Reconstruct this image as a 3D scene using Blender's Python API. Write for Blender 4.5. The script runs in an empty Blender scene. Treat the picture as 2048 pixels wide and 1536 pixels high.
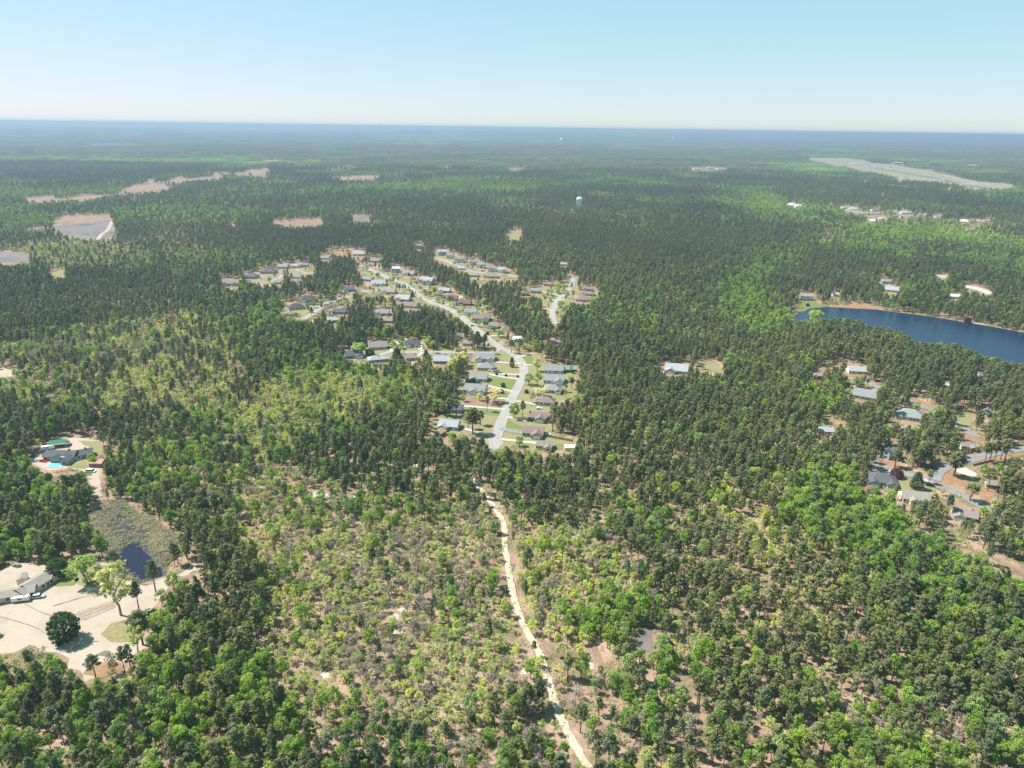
import bpy, bmesh, math, random
import numpy as np
from mathutils import Vector, Matrix
R = math.radians
S = bpy.context.scene
COL = S.collection

# ------------------------------------------------------------------ camera
H = 200.0; F = 1420.0; PITCH = 19.85; ROLL = 0.80
cam = bpy.data.cameras.new('camera'); cam.sensor_width = 36; cam.lens = F / 2048 * 36
cam.clip_start = 1; cam.clip_end = 200000
camo = bpy.data.objects.new('camera', cam); COL.objects.link(camo)
RM = Matrix.Rotation(R(90 - PITCH), 4, 'X') @ Matrix.Rotation(R(ROLL), 4, 'Z')
camo.matrix_world = Matrix.Translation((0, 0, H)) @ RM
S.camera = camo

# ------------------------------------------------------------------ sky and sun
SUN_AZ = 286.0      # compass bearing of the sun, view is north: sun from the left, a little ahead
SUN_EL = 54.0
w = bpy.data.worlds.new('World'); S.world = w; w.use_nodes = True
nt = w.node_tree; nt.nodes.clear()
sky = nt.nodes.new('ShaderNodeTexSky'); sky.sky_type = 'NISHITA'; sky.sun_disc = False
sky.sun_elevation = R(SUN_EL); sky.sun_rotation = R(SUN_AZ); sky.altitude = 200
sky.air_density = 0.8; sky.dust_density = 0.25; sky.ozone_density = 1.6
bg = nt.nodes.new('ShaderNodeBackground'); bg.inputs['Strength'].default_value = 0.080
wo = nt.nodes.new('ShaderNodeOutputWorld')
sp = nt.nodes.new('ShaderNodeSeparateColor'); cb = nt.nodes.new('ShaderNodeCombineColor'); nt.links.new(sky.outputs[0], sp.inputs[0])
for i_, (g_, k_) in enumerate(((0.62, 1.46), (0.31, 2.80), (0.5, 2.10))):   # softer, paler sky than the model's
    pw = nt.nodes.new('ShaderNodeMath'); pw.operation = 'POWER'; pw.inputs[1].default_value = g_; ml = nt.nodes.new('ShaderNodeMath'); ml.operation = 'MULTIPLY'; ml.inputs[1].default_value = k_
    nt.links.new(sp.outputs[i_], pw.inputs[0]); nt.links.new(pw.outputs[0], ml.inputs[0]); nt.links.new(ml.outputs[0], cb.inputs[i_])
nt.links.new(cb.outputs[0], bg.inputs[0]); nt.links.new(bg.outputs[0], wo.inputs[0])
sl = bpy.data.lights.new('sun', 'SUN'); sl.energy = 4.8; sl.angle = R(0.53); sl.color = (1.0, 0.95, 0.87)
so = bpy.data.objects.new('sun', sl); COL.objects.link(so)
sd = Vector((math.sin(R(SUN_AZ)) * math.cos(R(SUN_EL)), math.cos(R(SUN_AZ)) * math.cos(R(SUN_EL)), math.sin(R(SUN_EL))))
so.rotation_euler = sd.to_track_quat('Z', 'Y').to_euler(); so.location = (-300, 0, 500)
S.view_settings.view_transform = 'Standard'; S.view_settings.look = 'None'
S.view_settings.exposure = 1.12; S.view_settings.gamma = 1
S.cycles.max_bounces = 6; S.cycles.diffuse_bounces = 3; S.cycles.transmission_bounces = 2
S.cycles.transparent_max_bounces = 8; S.cycles.volume_bounces = 0

# ------------------------------------------------------------------ geometry of the view -> places on the ground
RR = np.array(RM.to_3x3())
def at(u, v, z=0.0):
    d = RR @ np.array([(u - 1024) / F, (768 - v) / F, -1.0])
    t = (z - H) / d[2]
    return (float(d[0] * t), float(d[1] * t), z)
def proj(P):
    """world points (n,3) -> photograph positions (n,2)"""
    q = (np.asarray(P, float) - np.array([0, 0, H])) @ RR
    return np.stack([1024 + F * q[:, 0] / -q[:, 2], 768 - F * q[:, 1] / -q[:, 2]], 1)
ZM = {'P': (0, 0, 1), 'A': (400, 440, 4), 'B': (850, 620, 5.12), 'C': (0, 840, 2.845), 'D': (800, 460, 4.655), 'E': (1500, 540, 3.737),
      'F': (1560, 720, 4.197), 'G': (1500, 300, 3.737), 'H': (0, 230, 2), 'I': (1024, 240, 2), 'J': (1160, 600, 5.12), 'K': (900, 1150, 4), 'L': (0, 1280, 6.024)}
def Z(z, x, y):
    a, b, s = ZM[z]; return a + x / s, b + y / s
def ZP(z, pts): return [Z(z, *p) for p in pts]
def ppm(u, v, z=0):
    p = at(u, v, z); return F / math.sqrt(p[0] ** 2 + p[1] ** 2 + (H - z) ** 2)

# ------------------------------------------------------------------ materials
def N(nt, t, **kw):
    n = nt.nodes.new(t)
    for k, v in kw.items(): setattr(n, k, v)
    return n
def ramp(nt, fac, stops, mode='LINEAR'):
    r = nt.nodes.new('ShaderNodeValToRGB'); r.color_ramp.interpolation = mode
    e = r.color_ramp.elements
    while len(e) < len(stops): e.new(0.5)
    for el, (p, c) in zip(e, stops):
        el.position = p; el.color = (c[0], c[1], c[2], 1) if not isinstance(c, (int, float)) else (c, c, c, 1)
    nt.links.new(fac, r.inputs[0]); return r.outputs[0]
def noise(nt, vec, scale, detail=4, rough=0.55):
    n = nt.nodes.new('ShaderNodeTexNoise'); n.inputs['Scale'].default_value = scale
    n.inputs['Detail'].default_value = detail; n.inputs['Roughness'].default_value = rough
    nt.links.new(vec, n.inputs['Vector']); return n.outputs['Fac']
def mix(nt, a, b, f, mode='MIX'):
    m = nt.nodes.new('ShaderNodeMix'); m.data_type = 'RGBA'; m.blend_type = mode
    for s, x in ((m.inputs[0], f), (m.inputs[6], a), (m.inputs[7], b)):
        if hasattr(x, 'is_linked') or hasattr(x, 'links'): nt.links.new(x, s)
        elif isinstance(x, (int, float)): s.default_value = x
        else: s.default_value = (x[0], x[1], x[2], 1)
    return m.outputs[2]
def newmat(name, rough=0.9, spec=0.2):
    m = bpy.data.materials.new(name); m.use_nodes = True
    nt = m.node_tree; b = nt.nodes['Principled BSDF']
    b.inputs['Roughness'].default_value = rough; b.inputs['Specular IOR Level'].default_value = spec
    return m, nt, b
MATS = {}
def plain(name, c, rough=0.8, spec=0.3, var=0.12, scale=1.5, metallic=0):
    """a colour with slight weathering"""
    if name in MATS: return MATS[name]
    m, nt, b = newmat(name, rough, spec)
    b.inputs['Metallic'].default_value = metallic
    g = nt.nodes.new('ShaderNodeTexCoord')
    f = noise(nt, g.outputs['Object'], scale, 5, 0.65)
    lo = [x * (1 - 1.6 * var) for x in c]; hi = [min(1, x * (1 + 1.6 * var)) for x in c]
    nt.links.new(ramp(nt, f, [(0.3, lo), (0.7, hi)]), b.inputs['Base Color'])
    MATS[name] = m; return m
def groundmat(name, stops, s1, s2=None, over=None, rough=0.95, bump=0.0):
    """stops on a noise of wavelength 1/s1; over=(scale, lo, hi, colour) adds patches of another colour"""
    m, nt, b = newmat(name, rough, 0.1)
    g = nt.nodes.new('ShaderNodeNewGeometry'); P = g.outputs['Position']
    c = ramp(nt, noise(nt, P, s1, 8, 0.65), stops)
    for (sc, lo, hi, colr) in (over or []):
        c = mix(nt, c, colr, ramp(nt, noise(nt, P, sc, 6, 0.6), [(lo, 0.0), (hi, 1.0)]))
    if s2:
        fine = ramp(nt, noise(nt, P, s2, 4, 0.7), [(0.3, 0.72), (0.7, 1.22)])
        mm = nt.nodes.new('ShaderNodeMix'); mm.data_type = 'RGBA'; mm.blend_type = 'MULTIPLY'; mm.inputs[0].default_value = 1
        nt.links.new(c, mm.inputs[6]); nt.links.new(fine, mm.inputs[7]); c = mm.outputs[2]
    nt.links.new(c, b.inputs['Base Color'])
    MATS[name] = m; return m
def leafmat(name, cols, transl=0.3, hue=0.03):
    """foliage: colour differs from tree to tree and from clump to clump"""
    m = bpy.data.materials.new(name); m.use_nodes = True
    nt = m.node_tree; nt.nodes.clear()
    oi = N(nt, 'ShaderNodeObjectInfo'); geo = N(nt, 'ShaderNodeNewGeometry')
    c = ramp(nt, oi.outputs['Random'], cols)
    cl = ramp(nt, noise(nt, geo.outputs['Position'], 0.55, 3, 0.6), [(0.3, 0.7), (0.7, 1.35)])
    c = mix(nt, c, cl, 1.0, 'MULTIPLY')
    big = ramp(nt, noise(nt, geo.outputs['Position'], 0.012, 3, 0.6), [(0.35, (0.86, 0.94, 0.95)), (0.65, (1.12, 1.08, 1.0))])
    c = mix(nt, c, big, 1.0, 'MULTIPLY')
    huge = ramp(nt, noise(nt, geo.outputs['Position'], 0.0016, 4, 0.65), [(0.38, (0.84, 0.88, 0.92)), (0.62, (1.28, 1.27, 1.18))])
    c = mix(nt, c, huge, 1.0, 'MULTIPLY')
    d = N(nt, 'ShaderNodeBsdfDiffuse'); t = N(nt, 'ShaderNodeBsdfTranslucent'); mx = N(nt, 'ShaderNodeMixShader')
    nt.links.new(c, d.inputs[0]); nt.links.new(c, t.inputs[0]); mx.inputs[0].default_value = transl
    nt.links.new(d.outputs[0], mx.inputs[1]); nt.links.new(t.outputs[0], mx.inputs[2])
    o = N(nt, 'ShaderNodeOutputMaterial'); nt.links.new(mx.outputs[0], o.inputs[0])
    MATS[name] = m; return m

M_FLOOR = groundmat('forest_floor', [(0.25, (0.085, 0.066, 0.041)), (0.45, (0.241, 0.166, 0.118)), (0.62, (0.332, 0.226, 0.170)), (0.8, (0.421, 0.311, 0.247))], 0.06, 0.9,
    [(0.05, 0.52, 0.62, (0.12, 0.12, 0.055)), (0.035, 0.66, 0.72, (0.62, 0.55, 0.5))])
M_FAR = groundmat('far_forest_floor', [(0.3, (0.05, 0.06, 0.03)), (0.7, (0.09, 0.09, 0.05))], 0.004, None, [])
M_LAWN = groundmat('lawn', [(0.35, (0.223, 0.180, 0.105)), (0.55, (0.205, 0.192, 0.093)), (0.7, (0.136, 0.161, 0.056))], 0.05, 0.5, [(0.09, 0.62, 0.7, (0.186, 0.130, 0.093))])
M_GREEN = groundmat('green_lawn', [(0.3, (0.161, 0.174, 0.062)), (0.7, (0.105, 0.149, 0.037))], 0.12, 0.8)
M_ROAD = groundmat('road', [(0.3, (0.247, 0.232, 0.221)), (0.7, (0.316, 0.295, 0.280))], 0.08, 0.7)
M_ASPH = groundmat('road_grey', [(0.3, (0.174, 0.168, 0.168)), (0.7, (0.232, 0.227, 0.227))], 0.08, 0.7)
M_CONC = groundmat('concrete', [(0.3, (0.347, 0.318, 0.283)), (0.7, (0.428, 0.399, 0.359))], 0.3, 1.0)
M_SAND = groundmat('sand', [(0.25, (0.27, 0.215, 0.17)), (0.5, (0.345, 0.285, 0.235)), (0.75, (0.39, 0.335, 0.285))], 0.045, None, [(0.09, 0.58, 0.72, (0.30, 0.235, 0.18)), (0.6, 0.55, 0.75, (0.30, 0.245, 0.20))])
M_PALE = groundmat('pale_sand', [(0.3, (0.30, 0.25, 0.21)), (0.7, (0.46, 0.42, 0.38))], 0.25, 0.9)
M_TYRE = groundmat('tyre_marks', [(0.3, (0.26, 0.20, 0.155)), (0.7, (0.31, 0.25, 0.20))], 0.3, 0.9)
M_TRACK = groundmat('sandy_track', [(0.3, (0.367, 0.293, 0.221)), (0.7, (0.502, 0.428, 0.337))], 0.2, 0.9)
M_SOIL = groundmat('soil', [(0.3, (0.167, 0.112, 0.081)), (0.7, (0.260, 0.180, 0.136))], 0.12, 0.7, [(0.2, 0.6, 0.7, (0.124, 0.105, 0.056))])
M_STRAW = groundmat('pine_straw', [(0.3, (0.211, 0.112, 0.062)), (0.7, (0.310, 0.186, 0.118))], 0.1, 0.6, [(0.06, 0.55, 0.65, (0.186, 0.167, 0.074))])
M_FIELD = groundmat('farm_field', [(0.3, (0.178, 0.121, 0.088)), (0.7, (0.255, 0.176, 0.129))], 0.006, 0.05)
M_CUT = groundmat('cleared_land', [(0.3, (0.130, 0.112, 0.108)), (0.7, (0.194, 0.164, 0.156))], 0.012, 0.1, [(0.03, 0.58, 0.66, (0.086, 0.082, 0.056))])
M_AIR = groundmat('airfield_grass', [(0.3, (0.194, 0.180, 0.108)), (0.7, (0.266, 0.238, 0.158))], 0.004, 0.04)
M_MARSH = groundmat('marsh', [(0.25, (0.045, 0.045, 0.028)), (0.5, (0.10, 0.085, 0.058)), (0.75, (0.19, 0.16, 0.125))], 0.16, 1.1, [(0.3, 0.62, 0.68, (0.22, 0.2, 0.17))])
M_ALGAE = groundmat('algae', [(0.3, (0.02, 0.022, 0.03)), (0.5, (0.07, 0.072, 0.065)), (0.7, (0.13, 0.125, 0.07))], 0.2, 1.1, rough=0.35)

def watermat(name, c, bump=0.5, sc=1.2, rough=0.12, spec=0.5):
    m, nt, b = newmat(name, rough, spec)
    b.inputs['Base Color'].default_value = (*c, 1)
    g = N(nt, 'ShaderNodeNewGeometry')
    f = noise(nt, g.outputs['Position'], sc, 4, 0.6)
    bp = N(nt, 'ShaderNodeBump'); bp.inputs['Strength'].default_value = bump; bp.inputs['Distance'].default_value = 0.35
    nt.links.new(f, bp.inputs['Height']); nt.links.new(bp.outputs[0], b.inputs['Normal'])
    MATS[name] = m; return m
M_LAKE = watermat('lake_water', (0.006, 0.020, 0.050), 0.7, 0.5, 0.15, 0.12)
M_POND = watermat('pond_water', (0.012, 0.013, 0.03), 0.15, 0.6, 0.08, 0.3)
M_POOL = watermat('pool_water', (0.12, 0.5, 0.62), 0.1, 2, 0.1)
M_BARK = plain('bark', (0.16, 0.115, 0.09), 0.95, 0.1, 0.25, 2)
M_GREYBARK = plain('grey_bark', (0.27, 0.235, 0.21), 0.95, 0.1, 0.25, 2)
M_PINE = leafmat('pine_needles', [(0.0, (0.134, 0.157, 0.078)), (0.35, (0.201, 0.215, 0.096)), (0.7, (0.250, 0.255, 0.114)), (1.0, (0.165, 0.203, 0.114))], 0.32)
M_LEAF = leafmat('spring_leaves', [(0.0, (0.180, 0.310, 0.053)), (0.3, (0.288, 0.400, 0.074)), (0.55, (0.153, 0.228, 0.063)), (0.8, (0.360, 0.437, 0.095)), (1.0, (0.270, 0.347, 0.148))], 0.38)
M_BUD = leafmat('budding_leaves', [(0.0, (0.54, 0.58, 0.11)), (0.3, (0.50, 0.52, 0.22)), (0.5, (0.42, 0.52, 0.13)), (0.75, (0.58, 0.50, 0.32)), (1.0, (0.58, 0.60, 0.10))], 0.38)
M_TWIG = leafmat('fine_twigs', [(0.0, (0.310, 0.265, 0.241)), (0.5, (0.402, 0.310, 0.230)), (1.0, (0.345, 0.345, 0.196))], 0.15)
M_DARKLEAF = leafmat('dark_leaves', [(0.0, (0.07, 0.12, 0.035)), (1.0, (0.10, 0.15, 0.04))], 0.25)
M_CEDAR = leafmat('cedar_foliage', [(0.0, (0.035, 0.06, 0.025)), (1.0, (0.05, 0.08, 0.03))], 0.15)
M_REDLEAF = leafmat('red_foliage', [(0.0, (0.10, 0.035, 0.04)), (1.0, (0.13, 0.045, 0.045))], 0.25)
# ------------------------------------------------------------------ object helpers
def tag(o, label=None, cat=None, group=None, kind=None):
    if label: o['label'] = label
    if cat: o['category'] = cat
    if group: o['group'] = group
    if kind: o['kind'] = kind
    return o
def link(name, me, parent=None, loc=None, rz=0):
    o = bpy.data.objects.new(name, me); COL.objects.link(o)
    if parent is not None: o.parent = parent
    if loc is not None: o.location = loc
    if rz: o.rotation_euler = (0, 0, rz)
    return o
def empty(name, loc, rz=0):
    o = bpy.data.objects.new(name, None); COL.objects.link(o); o.empty_display_size = 0.5
    o.location = loc; o.rotation_euler = (0, 0, rz); return o
class MB:
    def __init__(s): s.v = []; s.f = []
    def add(s, vs, fs):
        k = len(s.v); s.v += [tuple(p) for p in vs]; s.f += [tuple(i + k for i in f) for f in fs]; return s
    def box(s, x0, x1, y0, y1, z0, z1):
        return s.add([(x0, y0, z0), (x1, y0, z0), (x1, y1, z0), (x0, y1, z0), (x0, y0, z1), (x1, y0, z1), (x1, y1, z1), (x0, y1, z1)],
                     [(3, 2, 1, 0), (4, 5, 6, 7), (0, 1, 5, 4), (1, 2, 6, 5), (2, 3, 7, 6), (3, 0, 4, 7)])
    def tube(s, p, q, r0, r1, n=6, cap=True):
        p = Vector(p); q = Vector(q); d = (q - p).normalized()
        a = d.orthogonal().normalized(); b = d.cross(a)
        vs = []
        for c, r in ((p, r0), (q, r1)):
            for i in range(n):
                t = 2 * math.pi * i / n; vs.append(c + a * math.cos(t) * r + b * math.sin(t) * r)
        fs = [(i, (i + 1) % n, n + (i + 1) % n, n + i) for i in range(n)]
        if cap: fs += [tuple(range(n - 1, -1, -1)), tuple(range(n, 2 * n))]
        return s.add(vs, fs)
    def mesh(s, name, mat):
        me = bpy.data.meshes.new(name); me.from_pydata(s.v, [], s.f)
        for m in (mat if isinstance(mat, (list, tuple)) else [mat]): me.materials.append(m)
        me.update(); return me
    def build(s, name, mat, parent=None): return link(name, s.mesh(name, mat), parent)

# ------------------------------------------------------------------ ground
def hgt(x, y):
    r = np.sqrt(x * x + y * y)
    a = np.clip((r - 7600) / 8000, 0, 1)
    n = (np.sin(x / 1900 + 1.3) * np.sin(y / 2300 + 0.4) + 0.6 * np.sin(x / 830 + y / 1300) * np.sin(y / 950 - 0.8) + 0.8 * np.sin(y / 3100 - x / 5200 + 2.0))
    return a * (34 + 27 * n)
def grid_ground():
    rs = np.concatenate([np.linspace(0, 5200, 14), np.geomspace(5500, 52000, 70)])
    na = 240; th = np.linspace(0, 2 * np.pi, na, endpoint=False)
    V = [(0, 0, 0)]
    for r in rs[1:]:
        x = r * np.sin(th); y = r * np.cos(th); z = hgt(x, y)
        V += list(zip(x.tolist(), y.tolist(), z.tolist()))
    Fc = [(0, 1 + (j + 1) % na, 1 + j) for j in range(na)]
    for i in range(len(rs) - 2):
        a = 1 + i * na; b = a + na
        Fc += [(a + j, a + (j + 1) % na, b + (j + 1) % na, b + j) for j in range(na)]
    me = bpy.data.meshes.new('ground'); me.from_pydata(V, [], Fc); me.materials.append(M_FLOOR); me.materials.append(M_FAR)
    me.update()
    for p in me.polygons:
        p.use_smooth = True
        c = p.center
        if c.x ** 2 + c.y ** 2 > 5200 ** 2: p.material_index = 1
    if me.polygons[5].normal.z < 0: me.flip_normals()
    tag(link('ground', me), kind='structure')
grid_ground()
MASK_CLEAR = np.zeros((768, 1024 + 400), bool)   # half size, 200 columns of margin on both sides
MASK_BASE = np.zeros((768, 1424), bool)
YY, XX = np.mgrid[0:768, 0:1424]; XX = (XX - 200) * 2 + 1; YY = YY * 2 + 1
def fill(mask, pts):
    pts = np.asarray(pts, float); inside = np.zeros(mask.shape, bool)
    y0 = max(0, int(pts[:, 1].min() / 2) - 1); y1 = min(768, int(pts[:, 1].max() / 2) + 2)
    x0 = max(0, int(pts[:, 0].min() / 2) + 199); x1 = min(1424, int(pts[:, 0].max() / 2) + 202)
    if y1 <= y0 or x1 <= x0: return inside
    X = XX[y0:y1, x0:x1]; Y = YY[y0:y1, x0:x1]; c = np.zeros(X.shape, bool)
    n = len(pts)
    for i in range(n):
        ax, ay = pts[i]; bx, by = pts[(i + 1) % n]
        if ay == by: continue
        c ^= ((ay > Y) != (by > Y)) & (X < (bx - ax) * (Y - ay) / (by - ay) + ax)
    inside[y0:y1, x0:x1] = c
    return inside
MASK_HARD = np.zeros((768, 1424), bool)
def clear(pts, base_only=False):
    m = fill(MASK_BASE, pts)
    MASK_BASE[m] = True
    if not base_only: MASK_CLEAR[m] = True
rng = random.Random(5)
LAYER = [0.004]
def ragged(P, amp, step):
    out = []
    n = len(P)
    for i in range(n):
        a = Vector(P[i]); b = Vector(P[(i + 1) % n]); L = (b - a).length; k = max(1, min(40, int(L / step)))
        for j in range(k):
            q = a.lerp(b, j / k); out.append((q.x + rng.uniform(-amp, amp), q.y + rng.uniform(-amp, amp)))
    return out
def sheet(name, pts, mat, z, amp=0.0, step=8.0, wet=False):
    """a thin sheet of ground cover; pts are photograph positions of its outline"""
    G = [at(u, v)[:2] for u, v in pts]
    if amp: G = ragged(G, amp, step)
    LAYER[0] = (LAYER[0] + 0.004) % 0.088; z = z * 1.0 + (LAYER[0] if z < 0.04 else (LAYER[0] + 0.088 if z < 0.1 else LAYER[0]))
    bm = bmesh.new(); vs = [bm.verts.new((x, y, z)) for x, y in G]
    f = bm.faces.new(vs); bm.normal_update()
    if f.normal.z < 0: f.normal_flip()
    bmesh.ops.triangulate(bm, faces=[f])
    me = bpy.data.meshes.new(name); bm.to_mesh(me); bm.free(); me.materials.append(mat)
    return tag(link(name, me), kind='structure')
def smooth_line(P, k=6):
    P = [Vector(p) for p in P]; out = []
    for i in range(len(P) - 1):
        p0 = P[max(0, i - 1)]; p1 = P[i]; p2 = P[i + 1]; p3 = P[min(len(P) - 1, i + 2)]
        for j in range(k):
            t = j / k
            out.append(0.5 * ((2 * p1) + (p2 - p0) * t + (2 * p0 - 5 * p1 + 4 * p2 - p3) * t * t + (3 * p1 - p0 - 3 * p2 + p3) * t ** 3))
    out.append(P[-1]); return out
RL = [0]
def ribbon(name, pts, width, mat, z, kerb=0, amp=0.0, keep='clear', k=6, kind='structure'):
    RL[0] += 1; z = z + 0.14 + (RL[0] % 30) * 0.003
    G = smooth_line([Vector(at(u, v)[:2]) for u, v in pts], k)
    n = len(G); Lf = []; Rt = []
    for i, p in enumerate(G):
        d = (G[min(i + 1, n - 1)] - G[max(i - 1, 0)]).normalized(); nn = Vector((-d.y, d.x))
        ww = (width[0] + (width[1] - width[0]) * i / (n - 1)) if isinstance(width, tuple) else width
        Lf.append(p + nn * (ww / 2 + rng.uniform(-amp, amp))); Rt.append(p - nn * (ww / 2 + rng.uniform(-amp, amp)))
    mb = MB(); mb.add([(p.x, p.y, z) for p in Lf] + [(p.x, p.y, z) for p in Rt], [(i, n + i, n + i + 1, i + 1) for i in range(n - 1)])
    me = mb.mesh(name, mat)
    o = tag(link(name, me), kind=kind)
    if kerb:
        kb = MB()
        for side, sgn in ((Lf, 1), (Rt, -1)):
            for i in range(n - 1):
                a, b = side[i], side[i + 1]; d = (b - a)
                if d.length < 1e-3: continue
                nn = Vector((-d.y, d.x)).normalized() * sgn * 0.28
                c, e = b + nn, a + nn
                kb.add([(a.x, a.y, 0), (b.x, b.y, 0), (c.x, c.y, 0), (e.x, e.y, 0), (a.x, a.y, z + .1), (b.x, b.y, z + .1), (c.x, c.y, z + .1), (e.x, e.y, z + .1)],
                       [(4, 5, 6, 7), (0, 1, 5, 4), (2, 3, 7, 6)])
        ko = link('kerb', kb.mesh('kerb', M_CONC), o)
    if keep:
        pr = proj([(p.x, p.y, 0) for p in Lf] + [(p.x, p.y, 0) for p in Rt][::-1])
        clear([tuple(q) for q in pr], keep == 'base'); MASK_HARD[fill(MASK_HARD, pr)] = True
    return o

# open areas: outline, sheet, whether trees keep out of sight of it
def area(name, pts, mat, z, amp=1.0, step=8, base=False, mask=True):
    if mat is not None: sheet(name, pts, mat, z, amp, step)
    if mask: clear(pts, base)
# -- the neighbourhood round the main street
NB = ZP('B', [(760, 425), (500, 425), (480, 540), (440, 640), (400, 730), (370, 830), (350, 940), (380, 1010), (400, 1075), (330, 1060), (140, 1075), (60, 1150), (90, 1290), (250, 1260), (420, 1250), (640, 1310), (650, 1400),
    (690, 1455), (830, 1390), (1080, 1400), (1090, 1450), (1310, 1440), (1520, 1430), (1530, 1320), (1350, 1290), (1270, 1210), (1260, 1100), (1300, 1000), (1400, 920), (1545, 880), (1550, 640), (1540, 570), (1200, 550), (1115, 440), (960, 450),
    (850, 400), (760, 350), (690, 300), (820, 290), (850, 240), (760, 190), (640, 100), (690, 60), (540, 30), (400, 70), (440, 160), (560, 250), (640, 310), (690, 380)])
area('lawn', NB, M_LAWN, 0.03, 0.8)
for q in ([(640, 690), (950, 722), (895, 815), (720, 785), (640, 745)], [(970, 495), (1100, 455), (1092, 552), (1025, 552)], [(760, 850), (885, 850), (860, 905), (770, 895)],
          [(840, 1120), (1000, 1200), (975, 1240), (815, 1210)], [(430, 1010), (790, 1040), (760, 1080), (450, 1060)], [(405, 95), (600, 130), (560, 150), (420, 150)], [(1330, 1370), (1500, 1380), (1500, 1425), (1330, 1430)]):
    sheet('green_lawn', ZP('B', q), M_GREEN, 0.045, 0.5, 5)
for q in ([(390, 870), (520, 880), (800, 930), (840, 950), (790, 1000), (400, 970)], [(180, 950), (60, 900), (20, 920), (30, 960)]):
    sheet('bare_yard', ZP('B', q), M_SOIL, 0.045, 0.6, 5)
area('lawn', ZP('D', [(0, 440), (150, 490), (230, 540), (370, 590), (420, 620), (480, 690), (600, 700), (620, 760), (720, 690), (800, 720), (820, 780), (720, 800), (800, 840), (950, 920), (980, 980), (860, 1000), (780, 960), (620, 850),
    (560, 780), (400, 720), (280, 680), (180, 630), (100, 600), (0, 600)]), M_LAWN, 0.03, 0.8)
area('lawn', ZP('D', [(1580, 425), (1660, 430), (1640, 520), (1600, 580), (1620, 610), (1620, 660), (1540, 690), (1510, 740), (1500, 830), (1440, 870), (1400, 860), (1380, 760), (1330, 720), (1330, 640), (1280, 610), (1320, 530), (1480, 540), (1540, 500)]), M_LAWN, 0.03, 0.8)
area('lawn', ZP('D', [(310, 235), (440, 250), (520, 310), (640, 350), (720, 370), (800, 370), (960, 400), (1100, 430), (1080, 450), (960, 440), (800, 440), (640, 430), (620, 370), (500, 340), (330, 280)]), M_LAWN, 0.03, 0.8)
area('lawn', ZP('D', [(700, 470), (800, 460), (820, 480), (720, 500)]), M_GREEN, 0.03, 0.8)
area('lawn', ZP('A', [(1260, 360), (1400, 400), (1530, 430), (1700, 480), (1880, 580), (2040, 640), (2040, 700), (1850, 670), (1700, 650), (1600, 610), (1450, 590), (1330, 590), (1250, 570), (1400, 540), (1500, 500), (1380, 460), (1250, 400)]), M_LAWN, 0.034, 0.8)
area('lawn', ZP('A', [(640, 740), (660, 700), (780, 680), (830, 650), (960, 640), (1080, 660), (1190, 600), (1230, 620), (1200, 660), (1000, 700), (950, 760), (830, 800)]), M_LAWN, 0.03, 0.8)
area('lawn', ZP('A', [(1230, 1130), (1250, 1060), (1360, 1010), (1500, 1000), (1560, 960), (1740, 960), (1800, 1030), (2040, 1040), (2048, 1090), (1800, 1080), (1560, 1110), (1440, 1130), (1330, 1120)]), M_LAWN, 0.03, 0.8)
area('lawn', ZP('A', [(400, 500), (420, 480), (560, 450), (640, 440), (650, 480), (560, 510), (500, 500)]), M_LAWN, 0.03, 0.8)
area('lawn', ZP('A', [(720, 390), (790, 380), (910, 400), (915, 430), (820, 435), (760, 410)]), M_LAWN, 0.03, 0.8)
area('lawn', ZP('A', [(1030, 240), (1180, 230), (1240, 250), (1160, 280), (1040, 270)]), M_STRAW, 0.03, 0.8)
area('green_field', ZP('D', [(980, 40), (1050, 25), (1110, 50), (1100, 90), (1010, 80)]), M_GREEN, 0.03, 1)
area('green_field', ZP('A', [(190, 80), (290, 35), (300, 50), (255, 55)]), M_SAND, 0.03, 1)
# -- roads
MAIN = ZP('B', [(700, 1425), (720, 1330), (745, 1260), (775, 1170), (830, 1040), (900, 890), (975, 745), (1012, 650), (1003, 570), (950, 490), (860, 425), (760, 375), (670, 315), (600, 262), (520, 195), (440, 130)]) + \
    ZP('D', [(600, 830), (520, 770), (420, 722), (270, 668), (160, 600), (100, 545), (40, 505), (0, 488)]) + ZP('A', [(1500, 462), (1400, 412), (1260, 365)])
ribbon('main_road', MAIN, 7.0, M_ROAD, 0.10, kerb=1)
cx_, cy_ = Z('B', 715, 1350)
sheet('road_end', ZP('B', [(650, 1270), (700, 1280), (790, 1300), (800, 1370), (770, 1400), (700, 1440), (670, 1400), (640, 1330)]), M_ROAD, 0.104, 0.1, 5)
for nm, zz, pts, wd in (('side_road', 'D', [(1590, 425), (1612, 480), (1590, 540), (1530, 600), (1465, 655), (1432, 720), (1418, 790), (1440, 880)], 7.0),
                        ('side_road', 'A', [(820, 795), (900, 752), (980, 690), (1060, 650), (1150, 620), (1200, 612)], 6.5),
                        ('side_road', 'A', [(1250, 560), (1350, 573), (1450, 553), (1620, 527), (1660, 535)], 6.0),
                        ('side_road', 'A', [(1340, 1120), (1440, 1082), (1540, 1052), (1640, 1058), (1800, 1060), (1880, 1058), (2044, 1062)], 6.0),
                        ('side_road', 'B', [(80, 432), (300, 436), (500, 438), (690, 436), (770, 400)], 6.0),
                        ('side_road', 'D', [(320, 262), (420, 285), (520, 330), (640, 378), (800, 405), (960, 415), (1080, 440)], 7.5),
                        ('side_road', 'A', [(480, 500), (560, 490), (640, 462), (655, 440)], 6),
                        ('side_road', 'A', [(770, 395), (840, 425), (915, 425)], 6)):
    ribbon(nm, ZP(zz, pts), wd, M_ROAD, 0.112 if nm == 'side_road' else 0.1)
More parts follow.
